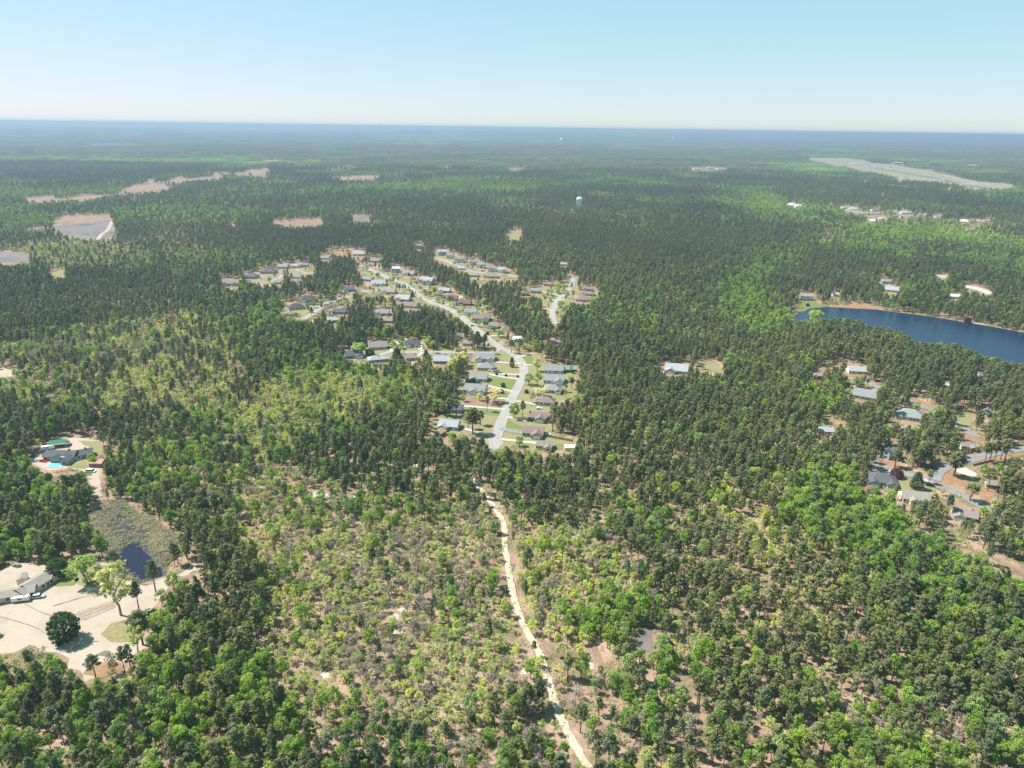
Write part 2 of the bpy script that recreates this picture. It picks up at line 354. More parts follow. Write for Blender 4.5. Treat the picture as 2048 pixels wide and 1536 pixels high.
for pts in ([(560, 190), (680, 175), (745, 195), (830, 235), (940, 290), (1060, 340), (1180, 390), (1290, 430), (1400, 490), (1560, 590), (1660, 650)],
            [(620, 800), (780, 862), (950, 925), (1100, 968), (1200, 1005), (1330, 1060), (1450, 1105), (1600, 1180), (1750, 1250), (1900, 1290), (2048, 1330), (2200, 1400)],
            [(1290, 1010), (1330, 940), (1400, 895), (1500, 870), (1600, 838), (1750, 795), (1850, 775), (2048, 745), (2200, 720)]):
    ribbon('lake_road', ZP('F', pts), 7.2, M_ASPH, 0.10 + 0.004 * len(pts) / 10, keep='base')
DRV = [('B', (1180, 1370), (780, 1325)), ('B', (1050, 1135), (830, 1095)), ('B', (1135, 970), (930, 935)), ('B', (660, 1280), (390, 1213)), ('B', (820, 1020), (400, 983)),
       ('B', (855, 915), (740, 903)), ('B', (895, 838), (650, 780)), ('B', (965, 712), (650, 660)), ('B', (985, 665), (720, 655)), ('B', (980, 552), (700, 535)), ('B', (1095, 566), (1010, 560)), ('B', (1110, 450), (930, 492)),
       ('B', (600, 275), (820, 258)), ('B', (590, 150), (430, 160)), ('D', (120, 545), (0, 582)), ('D', (270, 670), (420, 628)), ('D', (400, 705), (510, 682)), ('D', (1600, 522), (1500, 508)), ('D', (1500, 618), (1330, 575)),
       ('D', (1460, 662), (1330, 640)), ('D', (1430, 750), (1340, 730)), ('D', (1480, 655), (1610, 637)), ('D', (1440, 717), (1500, 718)), ('D', (1560, 588), (1620, 598)), ('D', (160, 565), (250, 545)), ('D', (620, 890), (770, 880)),
       ('A', (1540, 1052), (1500, 1000)), ('A', (1780, 1050), (1730, 1000)), ('A', (980, 690), (840, 690)), ('A', (1790, 1060), (1700, 1110)), ('F', (960, 930), (880, 955)), ('F', (1200, 1000), (1290, 1060))]
for z_, a, b in DRV:
    a = Z(z_, *a); b = Z(z_, *b)
    ribbon('driveway', [a, ((a[0] + b[0]) / 2, (a[1] + b[1]) / 2 + rng.uniform(-.6, .6)), b], 3.6, M_CONC, 0.116 + rng.randrange(1, 5) * 0.004, k=3)
ribbon('gravel_drive', ZP('B', [(1010, 1262), (890, 1240), (775, 1215)]), 6.0, M_ASPH, 0.14, k=3)
# -- lakeside neighbourhood
for q in ([(180, 480), (330, 500), (500, 540), (480, 560), (400, 560), (330, 540)],):
    pass
area('pine_straw', ZP('F', [(780, 850), (900, 845), (1000, 880), (1130, 930), (1200, 990), (1100, 950), (950, 915)]), M_STRAW, 0.03)
area('pine_straw', ZP('F', [(960, 990), (1090, 985), (1180, 1040), (1290, 1090), (1240, 1140), (1060, 1110), (980, 1060)]), M_LAWN, 0.03)
area('pine_straw', ZP('F', [(1300, 1000), (1370, 920), (1440, 900), (1500, 950), (1640, 1010), (1640, 1030), (1480, 1050), (1420, 1020), (1340, 1060)]), M_STRAW, 0.03)
area('pine_straw', ZP('F', [(1680, 1075), (1810, 1060), (1800, 1120), (1740, 1190), (1680, 1170)]), M_STRAW, 0.03)
area('pine_straw', ZP('F', [(1570, 845), (1750, 800), (1870, 780), (2048, 750), (2048, 790), (1800, 850), (1640, 890)]), M_STRAW, 0.03)
area('pine_straw', ZP('F', [(1510, 640), (1640, 630), (1740, 640), (1660, 670), (1540, 680)]), M_STRAW, 0.03)
area('pine_straw', ZP('F', [(1105, 310), (1170, 330), (1300, 400), (1310, 440), (1200, 410), (1120, 360)]), M_STRAW, 0.03)
area('pine_straw', ZP('F', [(1500, 470), (1610, 450), (1620, 520), (1560, 560), (1500, 530)]), M_LAWN, 0.03)
area('pine_straw', ZP('F', [(380, 500), (440, 500), (510, 550), (450, 560), (390, 540)]), M_STRAW, 0.03)
area('pine_straw', ZP('F', [(270, 90), (420, 120), (520, 150), (700, 120), (700, 60), (560, 30), (450, 20), (420, 60), (300, 80)]), M_STRAW, 0.03, base=True)
area('patio', ZP('F', [(1440, 900), (1560, 905), (1640, 950), (1640, 1010), (1560, 970), (1480, 940)]), M_CONC, 0.036)
area('yard', ZP('J', [(800, 650), (880, 640), (880, 700), (820, 690)]), M_STRAW, 0.03)
area('yard', ZP('J', [(1220, 620), (1400, 640), (1470, 720), (1440, 750), (1340, 720), (1230, 740), (1215, 690)]), M_LAWN, 0.03)
area('yard', ZP('E', [(375, 235), (470, 230), (560, 265), (440, 285), (390, 300), (330, 325), (325, 300), (375, 280)]), M_GREEN, 0.03)
area('shore', ZP('E', [(610, 270), (720, 260), (820, 250), (1030, 290), (920, 292), (760, 286), (620, 280)]), M_STRAW, 0.03)
area('shore', ZP('E', [(1590, 385), (1760, 405), (1800, 425), (1700, 415), (1600, 395)]), M_SAND, 0.03, base=True)
area('track', ZP('E', [(1370, 30), (1480, 45), (1490, 60), (1390, 60)]), M_SAND, 0.03)
area('track', ZP('E', [(1590, 110), (1700, 125), (1830, 175), (1780, 185), (1690, 150), (1600, 130)]), M_CONC, 0.03)
area('track', ZP('P', [(1984, 1112), (2010, 1122), (2060, 1148), (2060, 1158), (2005, 1128)]), M_LAWN, 0.03)
ribbon('dirt_path', ZP('P', [(1880, 1075), (1990, 1118), (2060, 1158), (2120, 1190)]), 3, M_SOIL, 0.05)
# -- the lake
LAKEV = ZP('E', [(330, 345), (380, 318), (440, 287), (600, 277), (760, 287), (930, 294), (1100, 316), (1350, 347), (1560, 382), (1750, 412), (1900, 442), (2048, 467), (2400, 540), (2400, 760), (2048, 690), (1850, 650), (1700, 612), (1640, 562), (1400, 532), (1290, 532), (1200, 492), (1120, 442), (960, 412), (880, 388), (720, 346), (600, 337), (530, 372), (340, 362)])
clear(LAKEV)
LAKE = ZP('E', [(315, 350), (380, 318), (440, 287), (600, 277), (760, 287), (930, 294), (1100, 316), (1350, 347), (1560, 382), (1750, 412), (1900, 442), (2048, 467), (2800, 620), (2800, 960), (2048, 760), (1850, 715), (1650, 650), (1400, 600), (1200, 560), (1100, 510), (900, 450), (720, 420), (560, 420), (400, 400), (320, 370)])
clear(LAKE, True)
o = sheet('lake', LAKE, M_LAKE, 0.05, 1.0, 10)
# -- sandy yard bottom left
SY = ZP('C', [(-60, 1340), (-60, 850), (20, 850), (110, 812), (200, 830), (300, 850), (400, 825), (560, 800), (640, 830), (740, 910), (820, 935), (960, 890), (1138, 815), (1160, 850), (1000, 905), (905, 1020), (850, 1080), (720, 1140), (800, 1250), (840, 1290),
    (720, 1390), (620, 1420), (560, 1460), (480, 1490), (400, 1400), (340, 1330), (150, 1290), (60, 1330)])
area('sandy_yard', SY, M_SAND, 0.03, 1.6, 4)
sheet('grass_patch', ZP('C', [(310, 880), (390, 860), (440, 880), (430, 930), (350, 955), (300, 940)]), M_GREEN, 0.045, 1.6, 3)
sheet('grass_patch', ZP('C', [(420, 840), (560, 810), (620, 850), (600, 930), (520, 960), (440, 930)]), M_LAWN, 0.041, 1.6, 3)
sheet('grass_patch', ZP('C', [(620, 1160), (740, 1140), (790, 1200), (770, 1260), (640, 1250), (580, 1235)]), M_LAWN, 0.045, 1.7, 3)
sheet('soil_patch', ZP('C', [(430, 1100), (640, 1025), (665, 1040), (650, 1070), (470, 1140), (440, 1130)]), M_TYRE, 0.045, 0.4, 3)
sheet('soil_patch', ZP('C', [(480, 1440), (520, 1370), (700, 1380), (690, 1420), (560, 1470)]), M_STRAW, 0.045, 0.9, 3)
sheet('soil_patch', ZP('C', [(560, 1330), (600, 1310), (640, 1320), (620, 1350)]), M_CUT, 0.047, 0.9, 3)
def tyre_marks():
    for q in ([(440, 1112), (560, 1070), (650, 1040)], [(455, 1125), (570, 1082), (655, 1052)], [(60, 1000), (250, 1100), (430, 1130)], [(400, 1320), (430, 1290), (500, 1265), (560, 1260)], [(395, 1330), (420, 1300), (480, 1280)],
              [(0, 1120), (200, 1180), (300, 1250)], [(300, 1060), (500, 1000), (700, 950), (900, 930)]):
        ribbon('tyre_track', ZP('C', q), 0.35, M_TYRE, 0.052, keep=None, amp=0.12)
tyre_marks()
# -- pond
area('marsh', ZP('C', [(480, 530), (560, 490), (700, 455), (750, 520), (860, 560), (960, 640), (1040, 700), (1000, 790), (960, 800), (940, 880), (860, 910), (780, 930), (720, 900), (640, 830), (620, 760), (560, 680), (500, 600)]), M_MARSH, 0.02, 1.5, 6, base=True)
MASK_MARSH = fill(MASK_BASE, ZP('C', [(600, 600), (700, 520), (860, 600), (900, 760), (860, 740), (760, 700), (690, 740), (640, 700)]))
clear(ZP('C', [(600, 600), (690, 530), (760, 570), (860, 640), (880, 760), (940, 850), (940, 890), (790, 925), (700, 860), (640, 780), (680, 700)]))
sheet('pond_algae', ZP('C', [(610, 600), (650, 565), (690, 535), (715, 530), (740, 570), (800, 590), (850, 640), (850, 690), (840, 730), (900, 800), (945, 860), (945, 888), (860, 908), (790, 925), (735, 895), (690, 850), (650, 800), (650, 760), (690, 700), (680, 665), (620, 635)]), M_ALGAE, 0.035, 1.2, 4)
sheet('pond', ZP('C', [(690, 745), (720, 715), (765, 703), (800, 715), (820, 750), (862, 785), (855, 830), (925, 850), (930, 886), (860, 903), (800, 917), (755, 900), (705, 850), (690, 800)]), M_POND, 0.05, 0.9, 3)
sheet('pond', ZP('C', [(710, 600), (760, 598), (780, 615), (730, 622)]), M_POND, 0.05, 0.9, 3)
sheet('pond', ZP('C', [(905, 740), (960, 738), (1000, 760), (960, 775), (920, 760)]), M_POND, 0.05, 0.9, 3)
# -- compound on the left
area('farm_yard', ZP('C', [(180, 240), (240, 180), (310, 115), (380, 95), (560, 115), (585, 170), (545, 240), (590, 250), (585, 290), (550, 410), (505, 350), (500, 300), (390, 275), (280, 290), (190, 250)]), M_SAND, 0.03, 0.8, 5)
sheet('grass_patch', ZP('C', [(440, 120), (560, 120), (590, 170), (540, 250), (480, 280), (390, 270), (380, 250), (440, 240), (520, 190), (500, 150)]), M_LAWN, 0.045, 0.6, 4)
ribbon('dirt_path', ZP('C', [(545, 260), (540, 320), (550, 400), (560, 440)]), 5, M_SAND, 0.05, amp=0.4)
# -- sandy track up the middle
TR = ZP('P', [(935, 945), (955, 972), (980, 1003), (1002, 1036), (1010, 1062), (1009, 1087), (1016, 1130), (1022, 1170), (1030, 1205), (1045, 1245), (1060, 1275), (1076, 1302), (1088, 1335), (1099, 1372), (1112, 1410), (1130, 1455), (1152, 1497), (1178, 1540), (1215, 1600)])
ribbon('sandy_track', TR, 2.9, M_TRACK, 0.05, amp=0.4, keep=None)
for i in range(len(TR) - 1):
    (a, b), (c, d) = TR[i], TR[i + 1]
    if 1275 <= b < 1345 or b < 1020: clear([(a - 3, b), (c - 3, d), (c + 3, d), (a + 3, b)], True)
    else: clear([(a - 6, b), (c - 6, d), (c + 5, d), (a + 5, b)])
T2 = ZP('K', [(640, 400), (720, 500), (830, 650), (950, 790), (1060, 980), (1180, 1180), (1300, 1380), (1400, 1600)])
ribbon('soil_track', T2, 2.4, M_SOIL, 0.04, amp=0.6, keep=None)
for i in range(len(T2) - 1):
    (a, b), (c, d) = T2[i], T2[i + 1]
    clear([(a - 3, b), (c - 3, d), (c + 3, d), (a + 3, b)], True)
area('bare_patch', ZP('K', [(1110, 510), (1180, 560), (1250, 700), (1230, 740), (1150, 690), (1120, 600)]), M_SOIL, 0.03, 1)
area('bare_patch', ZP('K', [(1480, 460), (1600, 440), (1625, 540), (1600, 640), (1540, 600), (1490, 520)]), M_CUT, 0.03, 1)
area('bare_patch', ZP('K', [(1950, 1170), (2048, 1190), (2048, 1250), (1960, 1230)]), M_SOIL, 0.03, 1)
area('bare_patch', ZP('K', [(1800, 830), (1920, 850), (1900, 900), (1800, 880)]), M_SOIL, 0.03, 1)
area('bare_patch', ZP('K', [(1250, 930), (1310, 960), (1300, 1010), (1250, 990)]), M_SOIL, 0.03, 1)
for x, y, r in ((640, 990, 11), (636, 985, 8), (790, 1235, 9), (805, 1220, 7), (800, 1262, 10), (712, 992, 8), (830, 930, 7), (650, 1350, 10), (690, 1110, 5), (1180, 1330, 9), (1310, 1370, 9)):
    pts = [(x + r * 1.5 * rng.uniform(.6, 1.2) * math.cos(t), y + r * 0.8 * rng.uniform(.6, 1.2) * math.sin(t)) for t in np.linspace(0, 5.6, 8)]
    sheet('sand_patch', pts, M_PALE, 0.035, 0.7, 2); clear(pts, True)
# -- open land far off
FAR = [('farm_field', M_FIELD, 'H', [(95, 335), (130, 330), (240, 320), (330, 314), (380, 309), (500, 299), (548, 280), (560, 265), (690, 251), (830, 245), (885, 247), (890, 262), (760, 262), (705, 275), (705, 290), (620, 308), (560, 315), (440, 320), (330, 347), (300, 342), (240, 340), (110, 350)]),
       ('farm_field', M_FIELD, 'H', [(930, 236), (1000, 222), (1085, 215), (1072, 250), (940, 243)]), ('farm_field', M_FIELD, 'H', [(815, 234), (920, 233), (925, 240), (820, 241)]),
       ('cleared_land', M_CUT, 'H', [(205, 455), (230, 440), (330, 430), (440, 421), (452, 440), (445, 460), (475, 480), (390, 502), (310, 492), (230, 470)]),
       ('cleared_land', M_CUT, 'H', [(-40, 545), (60, 550), (118, 562), (118, 587), (40, 592), (-40, 587)]), ('cleared_land', M_FIELD, 'H', [(1090, 430), (1200, 420), (1280, 420), (1295, 440), (1200, 447), (1110, 441)]),
       ('cleared_land', M_CUT, 'H', [(1400, 403), (1485, 408), (1485, 426), (1420, 428)]), ('cleared_land', M_FIELD, 'H', [(1330, 250), (1480, 242), (1520, 248), (1500, 260), (1380, 263)]),
       ('cleared_land', M_FIELD, 'H', [(1275, 211), (1430, 204), (1430, 210), (1290, 217)]), ('cleared_land', M_FIELD, 'H', [(1740, 207), (1815, 207), (1815, 212), (1745, 212)]), ('cleared_land', M_SAND, 'H', [(925, 437), (943, 435), (943, 446), (928, 446)]),
       ('cleared_land', M_FIELD, 'H', [(210, 430), (260, 405), (440, 400), (440, 415), (330, 424), (230, 436)]), ('cleared_land', M_CUT, 'H', [(90, 458), (180, 448), (200, 456), (120, 466)]),
       ('cleared_land', M_LAWN, 'H', [(205, 628), (240, 618), (262, 622), (250, 650), (215, 650)]), ('cleared_land', M_SAND, 'P', [(-30, 742), (8, 735), (24, 742), (28, 752), (-30, 756)]),
       ('farm_field', M_AIR, 'H', [(300, 118), (420, 110), (560, 118), (600, 126), (420, 126)]), ('cleared_land', M_SAND, 'H', [(515, 187), (550, 185), (552, 190), (518, 191)]),
       ('airfield', M_AIR, 'G', [(370, 65), (450, 58), (700, 58), (870, 75), (900, 95), (1080, 108), (1180, 128), (1250, 143), (1400, 158), (1410, 170), (1460, 182), (1580, 213), (1700, 238), (1930, 253), (2010, 287), (1640, 290), (1490, 247), (1300, 235), (1140, 225), (1120, 252), (1100, 248), (1095, 215), (960, 175), (750, 135), (600, 110), (460, 75)]),
       ('cleared_land', M_FIELD, 'G', [(815, 232), (900, 226), (895, 245), (850, 248)]), ('cleared_land', M_SAND, 'G', [(970, 330), (1020, 335), (1015, 348), (980, 345)]), ('cleared_land', M_FIELD, 'G', [(1450, 288), (1510, 292), (1505, 306), (1460, 300)]),
       ('cleared_land', M_SAND, 'G', [(310, 320), (355, 312), (355, 320), (320, 325)]), ('cleared_land', M_FIELD, 'G', [(1210, 308), (1265, 308), (1262, 316), (1215, 315)]), ('cleared_land', M_FIELD, 'I', [(700, 193), (860, 190), (860, 203), (720, 206)]),
       ('cleared_land', M_FIELD, 'I', [(-10, 190), (40, 191), (30, 206), (-10, 205)]), ('cleared_land', M_FIELD, 'I', [(930, 190), (970, 191), (965, 203), (935, 203)]), ('cleared_land', M_LAWN, 'I', [(-10, 445), (30, 440), (40, 475), (0, 480)])]
for i, (nm, mt, zz, pts) in enumerate(FAR):
    area(nm, ZP(zz, pts), mt, 0.10, 2.5, 20)
ribbon('dirt_path', ZP('H', [(448, 425), (440, 445), (430, 462), (405, 480), (392, 500)]), 7, M_SAND, 0.2)
ribbon('dirt_path', ZP('H', [(350, 312), (420, 305), (540, 290)]), 5, M_SAND, 0.2)
ribbon('runway', ZP('G', [(640, 92), (760, 105), (880, 123), (1050, 155), (1380, 212), (1520, 242), (1760, 283)]), 46, plain('runway_asphalt', (0.13, 0.13, 0.14), 0.9, 0.1, 0.1, 0.02), 0.2)
ribbon('taxiway', ZP('G', [(900, 95), (1060, 118), (1260, 150), (1450, 190), (1600, 225), (1800, 262)]), 18, M_ROAD, 0.3)
for q in ((735, 100, 60), (845, 121, 40), (900, 124, 40), (1350, 217, 45), (1410, 219, 45), (1560, 252, 120), (1010, 146, 20)):
    a = ZP('G', [(q[0], q[1]), (q[0] + q[2], q[1] + 2), (q[0] + q[2] + 6, q[1] + 6), (q[0] + 8, q[1] + 4)])
    sheet('concrete_apron', a, M_CONC, 0.4)
# ------------------------------------------------------------------ where the houses stand: zoom, x, y, width, yaw, roof, wall, label, hip, wings, two storeys
W1 = ((-.22, .42, 3.2),); W2 = ((.24, .42, 3.2),); W3 = ((-.28, .36, 3.0), (.28, .3, 2.2)); W0 = ()
HS = [
 ('B', 250, 1165, 215, -12, 'pale', 'white', 'white house with pale blue grey roof and front gable, first left of the road end', 0, W1),
 ('B', 155, 1245, 105, 60, 'orange', 'tan', 'small house with orange tan roof below the white gabled house', 0, W0), ('B', 285, 1440, 70, 50, 'orange', 'tan', 'tiny orange roof showing among pines near the road end', 0, W0),
 ('B', 430, 1315, 70, -12, 'taupe', 'grey', 'small grey outbuilding half hidden under pines beside the road end', 0, W0),
 ('B', 1112, 1235, 220, -8, 'brown', 'sage', 'tan roofed house with wide grey green gable at the grey gravel drive', 0, ((.2, .5, 3.6),)), ('B', 1162, 1080, 190, -10, 'brown', 'grey', 'tan roofed grey house facing the tall leafy lawn oak', 0, ((.15, .5, 3.4),)),
 ('B', 1240, 925, 195, -10, 'brown', 'cream', 'brown hip roofed house with three dark front windows', 1, W0), ('B', 1310, 800, 190, -8, 'grey', 'grey', 'grey pyramid roofed house with dark side wall behind olive trees', 1, ((.3, .35, 2),)),
 ('B', 1320, 700, 215, -4, 'grey', 'white', 'grey roofed house with cross gables, second in the right row from top', 0, W2), ('B', 1320, 600, 195, -2, 'grey', 'white', 'long grey roofed house topmost in the right row, teal canopy behind', 0, W0),
 ('B', 1225, 1372, 170, -8, 'taupe', 'cream', 'taupe roofed house lowest in the right row, opposite the road end', 0, W2), ('B', 520, 800, 225, -10, 'grey', 'white', 'grey roofed L shaped house with white van at its lower corner', 0, ((0, .4, 3.5), (.33, .25, 2))),
 ('B', 550, 685, 190, -6, 'grey', 'white', 'grey roofed house left of the vivid green lawn', 0, W1), ('B', 625, 575, 175, -4, 'grey', 'cream', 'plain grey hip roofed house above the twin drives', 1, W0),
 ('B', 615, 478, 205, -2, 'grey', 'white', 'grey roofed house with two gables just below the cross street', 0, W3), ('B', 170, 492, 170, 0, 'grey', 'grey', 'grey roofed house at the left end, below the cross street', 0, W0),
 ('B', 300, 1000, 180, -8, 'slate', 'blue', 'blue grey house almost hidden behind dark pines', 0, W0), ('B', 695, 155, 125, -6, 'taupe', 'cream', 'brown grey roofed house with gables beyond the small lawn', 0, W1),
 ('B', 580, 75, 175, -6, 'brown', 'cream', 'long red brown roofed house above the brown gabled one', 0, W2), ('B', 940, 285, 90, 10, 'white', 'white', 'bright white roofed house behind the pair of pines', 0, W1),
 ('B', 1245, 425, 85, 0, 'pale', 'blue', 'pale blue house peeping out between dark trees', 0, W0), ('B', 1335, 325, 85, 10, 'taupe', 'grey', 'low taupe roofed house on orange straw under the pines', 0, W0), ('B', 340, 265, 75, 80, 'taupe', 'cream', 'taupe roofed house behind bright corner tree', 0, W0),
 ('B', 430, 335, 95, -10, 'taupe', 'grey', 'taupe hip roof under pines above the cross street', 1, W0), ('B', 470, 15, 130, -8, 'grey', 'white', 'grey blue roofed house with bright gable by the upper street', 0, W3),
 ('A', 1225, 1070, 145, 25, 'slate', 'grey', 'dark slate roofed grey house at the end of the cross street', 0, W2), ('A', 1420, 1003, 150, 14, 'taupe', 'cream', 'long taupe roofed house behind a sunny lawn', 0, W0), ('A', 1705, 985, 120, 5, 'dark', 'white', 'white house with dark roof and twin gables beside the white fence', 0, W3),
 ('A', 1400, 1108, 115, 20, 'pale', 'grey', 'pale grey roofed house below the cross street, left of its twin', 1, W0), ('A', 1480, 1105, 70, 20, 'pale', 'grey', 'small pale grey roof right beside a larger twin below cross street', 1, W0), ('A', 1690, 1095, 95, 15, 'taupe', 'cream', 'taupe roof between the two broad evergreens', 0, W0),
 ('A', 1935, 1115, 135, 0, 'pale', 'grey', 'long blue grey roof below the right part of the cross street', 0, W0), ('A', 860, 630, 130, 12, 'dark', 'cream', 'dark hip roofed house above the low hedge', 1, W1), ('A', 765, 692, 125, 28, 'dark', 'cream', 'dark slate roofed house beside the pale loop road lawn', 1, W0),
 ('A', 720, 748, 75, 20, 'taupe', 'cream', 'small taupe roof at the wood edge below the dark house', 1, W0), ('A', 1120, 728, 105, 0, 'slate', 'grey', 'slate roofed house behind tall evergreen hedge', 0, W0), ('A', 1060, 795, 85, 10, 'pale', 'blue', 'blue grey roof under trees below the evergreen hedge', 0, W1),
 ('A', 1460, 738, 110, 0, 'grey', 'cream', 'grey roof between leafy trees in the middle of the wood', 0, W1), ('A', 1510, 800, 80, -10, 'taupe', 'cream', 'taupe gable roof lower among the leafy trees', 0, W0), ('A', 1195, 552, 85, 12, 'slate', 'grey', 'slate roofed house at left end of short lane', 0, W1),
 ('A', 1345, 470, 80, -20, 'grey', 'blue', 'grey roof above the yellow green hedge trees', 0, W0), ('A', 1430, 503, 115, 10, 'pale', 'white', 'white house with pale blue roof above the short lane', 0, W3), ('A', 1510, 568, 110, -5, 'tan', 'cream', 'tan roofed house in front of dark pines by the short lane', 0, W1),
 ('A', 1630, 625, 115, -15, 'pale', 'grey', 'pale blue grey roofed house below the street bend', 0, W1), ('A', 1690, 680, 115, -15, 'brown', 'cream', 'pinkish brown roofed house with white chimney side near pines', 0, W0), ('A', 1570, 392, 65, 10, 'white', 'blue', 'bright white and blue two storey house by the street top', 0, W1, True),
 ('A', 1672, 425, 95, -8, 'tan', 'cream', 'tan roofed house behind a large lawn at street top', 0, W0), ('A', 1820, 485, 110, -20, 'pale', 'cream', 'cream two storey house with pale roofs above street bend', 0, W3, True), ('A', 1960, 560, 90, -10, 'pale', 'blue', 'pale blue roofed house with white rear fence', 0, W1),
 ('A', 2012, 622, 105, -8, 'red', 'cream', 'dark red roofed house with pale front right of pale blue house', 0, W3), ('A', 250, 500, 120, 8, 'taupe', 'cream', 'taupe roofed house at far left of the neighbourhood', 0, W3), ('A', 410, 447, 105, -5, 'slate', 'grey', 'slate grey hip roofed house, second from the far left', 1, W0),
 ('A', 552, 408, 115, 2, 'slate', 'grey', 'long slate roofed house beyond the tan lawn', 1, W0), ('A', 665, 370, 80, -4, 'grey', 'blue', 'grey blue roofed house under trees above the long slate roof', 0, W0), ('A', 762, 365, 58, 0, 'pale', 'white', 'small white gabled house in the row of three', 0, W1), ('A', 838, 358, 58, 0, 'grey', 'grey', 'small grey gabled house next to the white one', 0, W1),
 ('A', 775, 450, 75, 0, 'grey', 'white', 'grey roof low among pines below the row of three', 0, W0), ('A', 622, 495, 55, 0, 'grey', 'grey', 'small grey roof at the bottom of the tan lawn', 0, W0), ('A', 1268, 268, 90, 8, 'pale', 'cream', 'pale roofed house in the pines beyond the street top', 0, W0), ('A', 1000, 300, 65, 5, 'tan', 'white', 'pale house alone in pines beside an open pine stand', 0, W0),
 ('A', 1400, 322, 85, -5, 'taupe', 'cream', 'taupe roofed house above the start of the street', 0, W0), ('D', 390, 205, 85, 10, 'pale', 'blue', 'blue white two storey house, first in the upper row', 0, W1, True), ('D', 470, 238, 75, -5, 'taupe', 'cream', 'taupe hip roofed house, second in the upper row', 1, W0, True), ('D', 555, 272, 90, -5, 'taupe', 'white', 'white two storey house with gables, third in the upper row', 0, W3, True),
 ('D', 685, 298, 70, -8, 'taupe', 'cream', 'taupe gabled house, fourth in the upper row', 0, W1, True), ('D', 755, 325, 78, -8, 'grey', 'white', 'grey and white two storey house, fifth in the upper row', 0, W2, True), ('D', 860, 358, 78, -5, 'taupe', 'cream', 'taupe two storey house, sixth in the upper row', 0, W1, True), ('D', 950, 370, 85, -5, 'pale', 'white', 'white house with pale roof at right end of the upper row', 0, W2, True),
 ('D', 570, 352, 70, 0, 'pale', 'white', 'pale grey roofed house below the upper row road', 0, W0), ('D', 690, 415, 95, -4, 'tan', 'cream', 'tan hip roofed house below the upper row road', 1, W0), ('D', 855, 425, 110, 0, 'taupe', 'cream', 'long taupe roofed house below right end of the upper row', 0, W0), ('D', 175, 150, 65, 5, 'taupe', 'grey', 'taupe gabled house among trees left of the upper row', 0, W1, True),
 ('D', 85, 400, 90, 0, 'tan', 'cream', 'tan roofed house left of the cream two storey house', 0, W1), ('D', 605, 675, 125, -8, 'red', 'brick', 'dark maroon roofed house with lawns on both sides', 0, W1), ('D', 865, 885, 20, -8, 'taupe', 'cream', 'x', 0, W0), ('D', 1388, 500, 85, -20, 'brown', 'sage', 'brown pyramid roofed house left of the right hand road', 1, W0),
 ('D', 1172, 590, 75, -8, 'slate', 'brick', 'slate hip roofed house beside a grey roofed neighbour', 1, W0), ('D', 1262, 562, 95, -10, 'grey', 'cream', 'grey roofed house with gables left of the long drives', 0, W3), ('D', 1750, 545, 90, -15, 'brown', 'grey', 'brown gabled house right of the right hand road', 0, W1), ('D', 1768, 590, 95, -12, 'brown', 'cream', 'pinkish brown hip roofed house, middle of three by the right road', 1, W0),
 ('D', 1700, 640, 125, -8, 'brown', 'cream', 'long pinkish roofed house, lowest of three by the right road', 1, W0), ('D', 1520, 315, 60, 0, 'pale', 'blue', 'lone blue grey house in the pines past the right road', 0, W0), ('D', 1000, 190, 50, 5, 'tan', 'white', 'tiny white house deep in the pines', 0, W0), ('D', 1325, 805, 60, 0, 'tan', 'cream', 'tan roof hidden left of the road bottom', 0, W0),
 ('F', 705, 285, 190, -30, 'grey', 'cream', 'large grey gabled roof beside the upper lake road', 0, W0), ('F', 1090, 455, 200, -22, 'greenish', 'cream', 'long green grey roofed house beside the lake road bend', 1, W0), ('F', 380, 585, 120, -5, 'pale', 'white', 'pale grey roofed white house at orange clearing in the wood', 0, W0),
 ('F', 945, 765, 110, -40, 'slate', 'blue', 'blue grey two storey house in deep shade of pines', 0, W1, True), ('F', 1570, 712, 100, -8, 'taupe', 'cream', 'taupe gabled house behind the clipped dark hedge', 0, W2), ('F', 850, 995, 215, -18, 'slate', 'grey', 'dark slate house with pyramid roof beside lake road drive', 1, W3), ('F', 1125, 1140, 185, -12, 'tan', 'cream', 'tan brown roofed house below the dark egg shaped evergreen', 0, ((-.1, .3, 2.5),)),
 ('F', 1550, 1285, 160, -28, 'taupe', 'cream', 'taupe roofed house low at right beside lower lake road', 0, W1), ('F', 1780, 1035, 80, -20, 'taupe', 'cream', 'roof behind pines near white garden furniture', 0, W0), ('F', 1375, 205, 80, -50, 'pale', 'white', 'pale grey roof in the pines near the lake', 0, W0), ('F', 640, 80, 130, -10, 'pale', 'white', 'pale grey house among pines near the lake', 0, W0),
 ('F', 310, 125, 70, 0, 'tan', 'brick', 'pinkish tan roofed brick house on pine straw', 0, W1), ('F', 1730, 430, 80, 40, 'grey', 'white', 'grey roofed house with white side near right hand pines', 0, W0), ('F', 1700, 118, 75, 0, 'white', 'white', 'white roofed house nearest the lake water', 0, W0), ('J', 990, 700, 230, -18, 'pale', 'blue', 'blue grey roofed house alone in the middle of the pinewood', 0, W1),
 ('E', 1010, 82, 65, -10, 'grey', 'blue', 'grey roofed house with dark gable beyond the lake', 0, W1), ('E', 1065, 145, 95, -25, 'pale', 'cream', 'long pale roofed building beyond the lake', 0, W0), ('E', 420, 197, 80, -5, 'tan', 'white', 'white lake house above the green lakeside lawn', 0, W0, True), ('E', 635, 182, 45, 0, 'white', 'white', 'small white house in pines behind the lake shore', 0, W0), ('E', 1525, 195, 60, -10, 'white', 'cream', 'white roofed house under trees far beyond the lake', 0, W0),
]
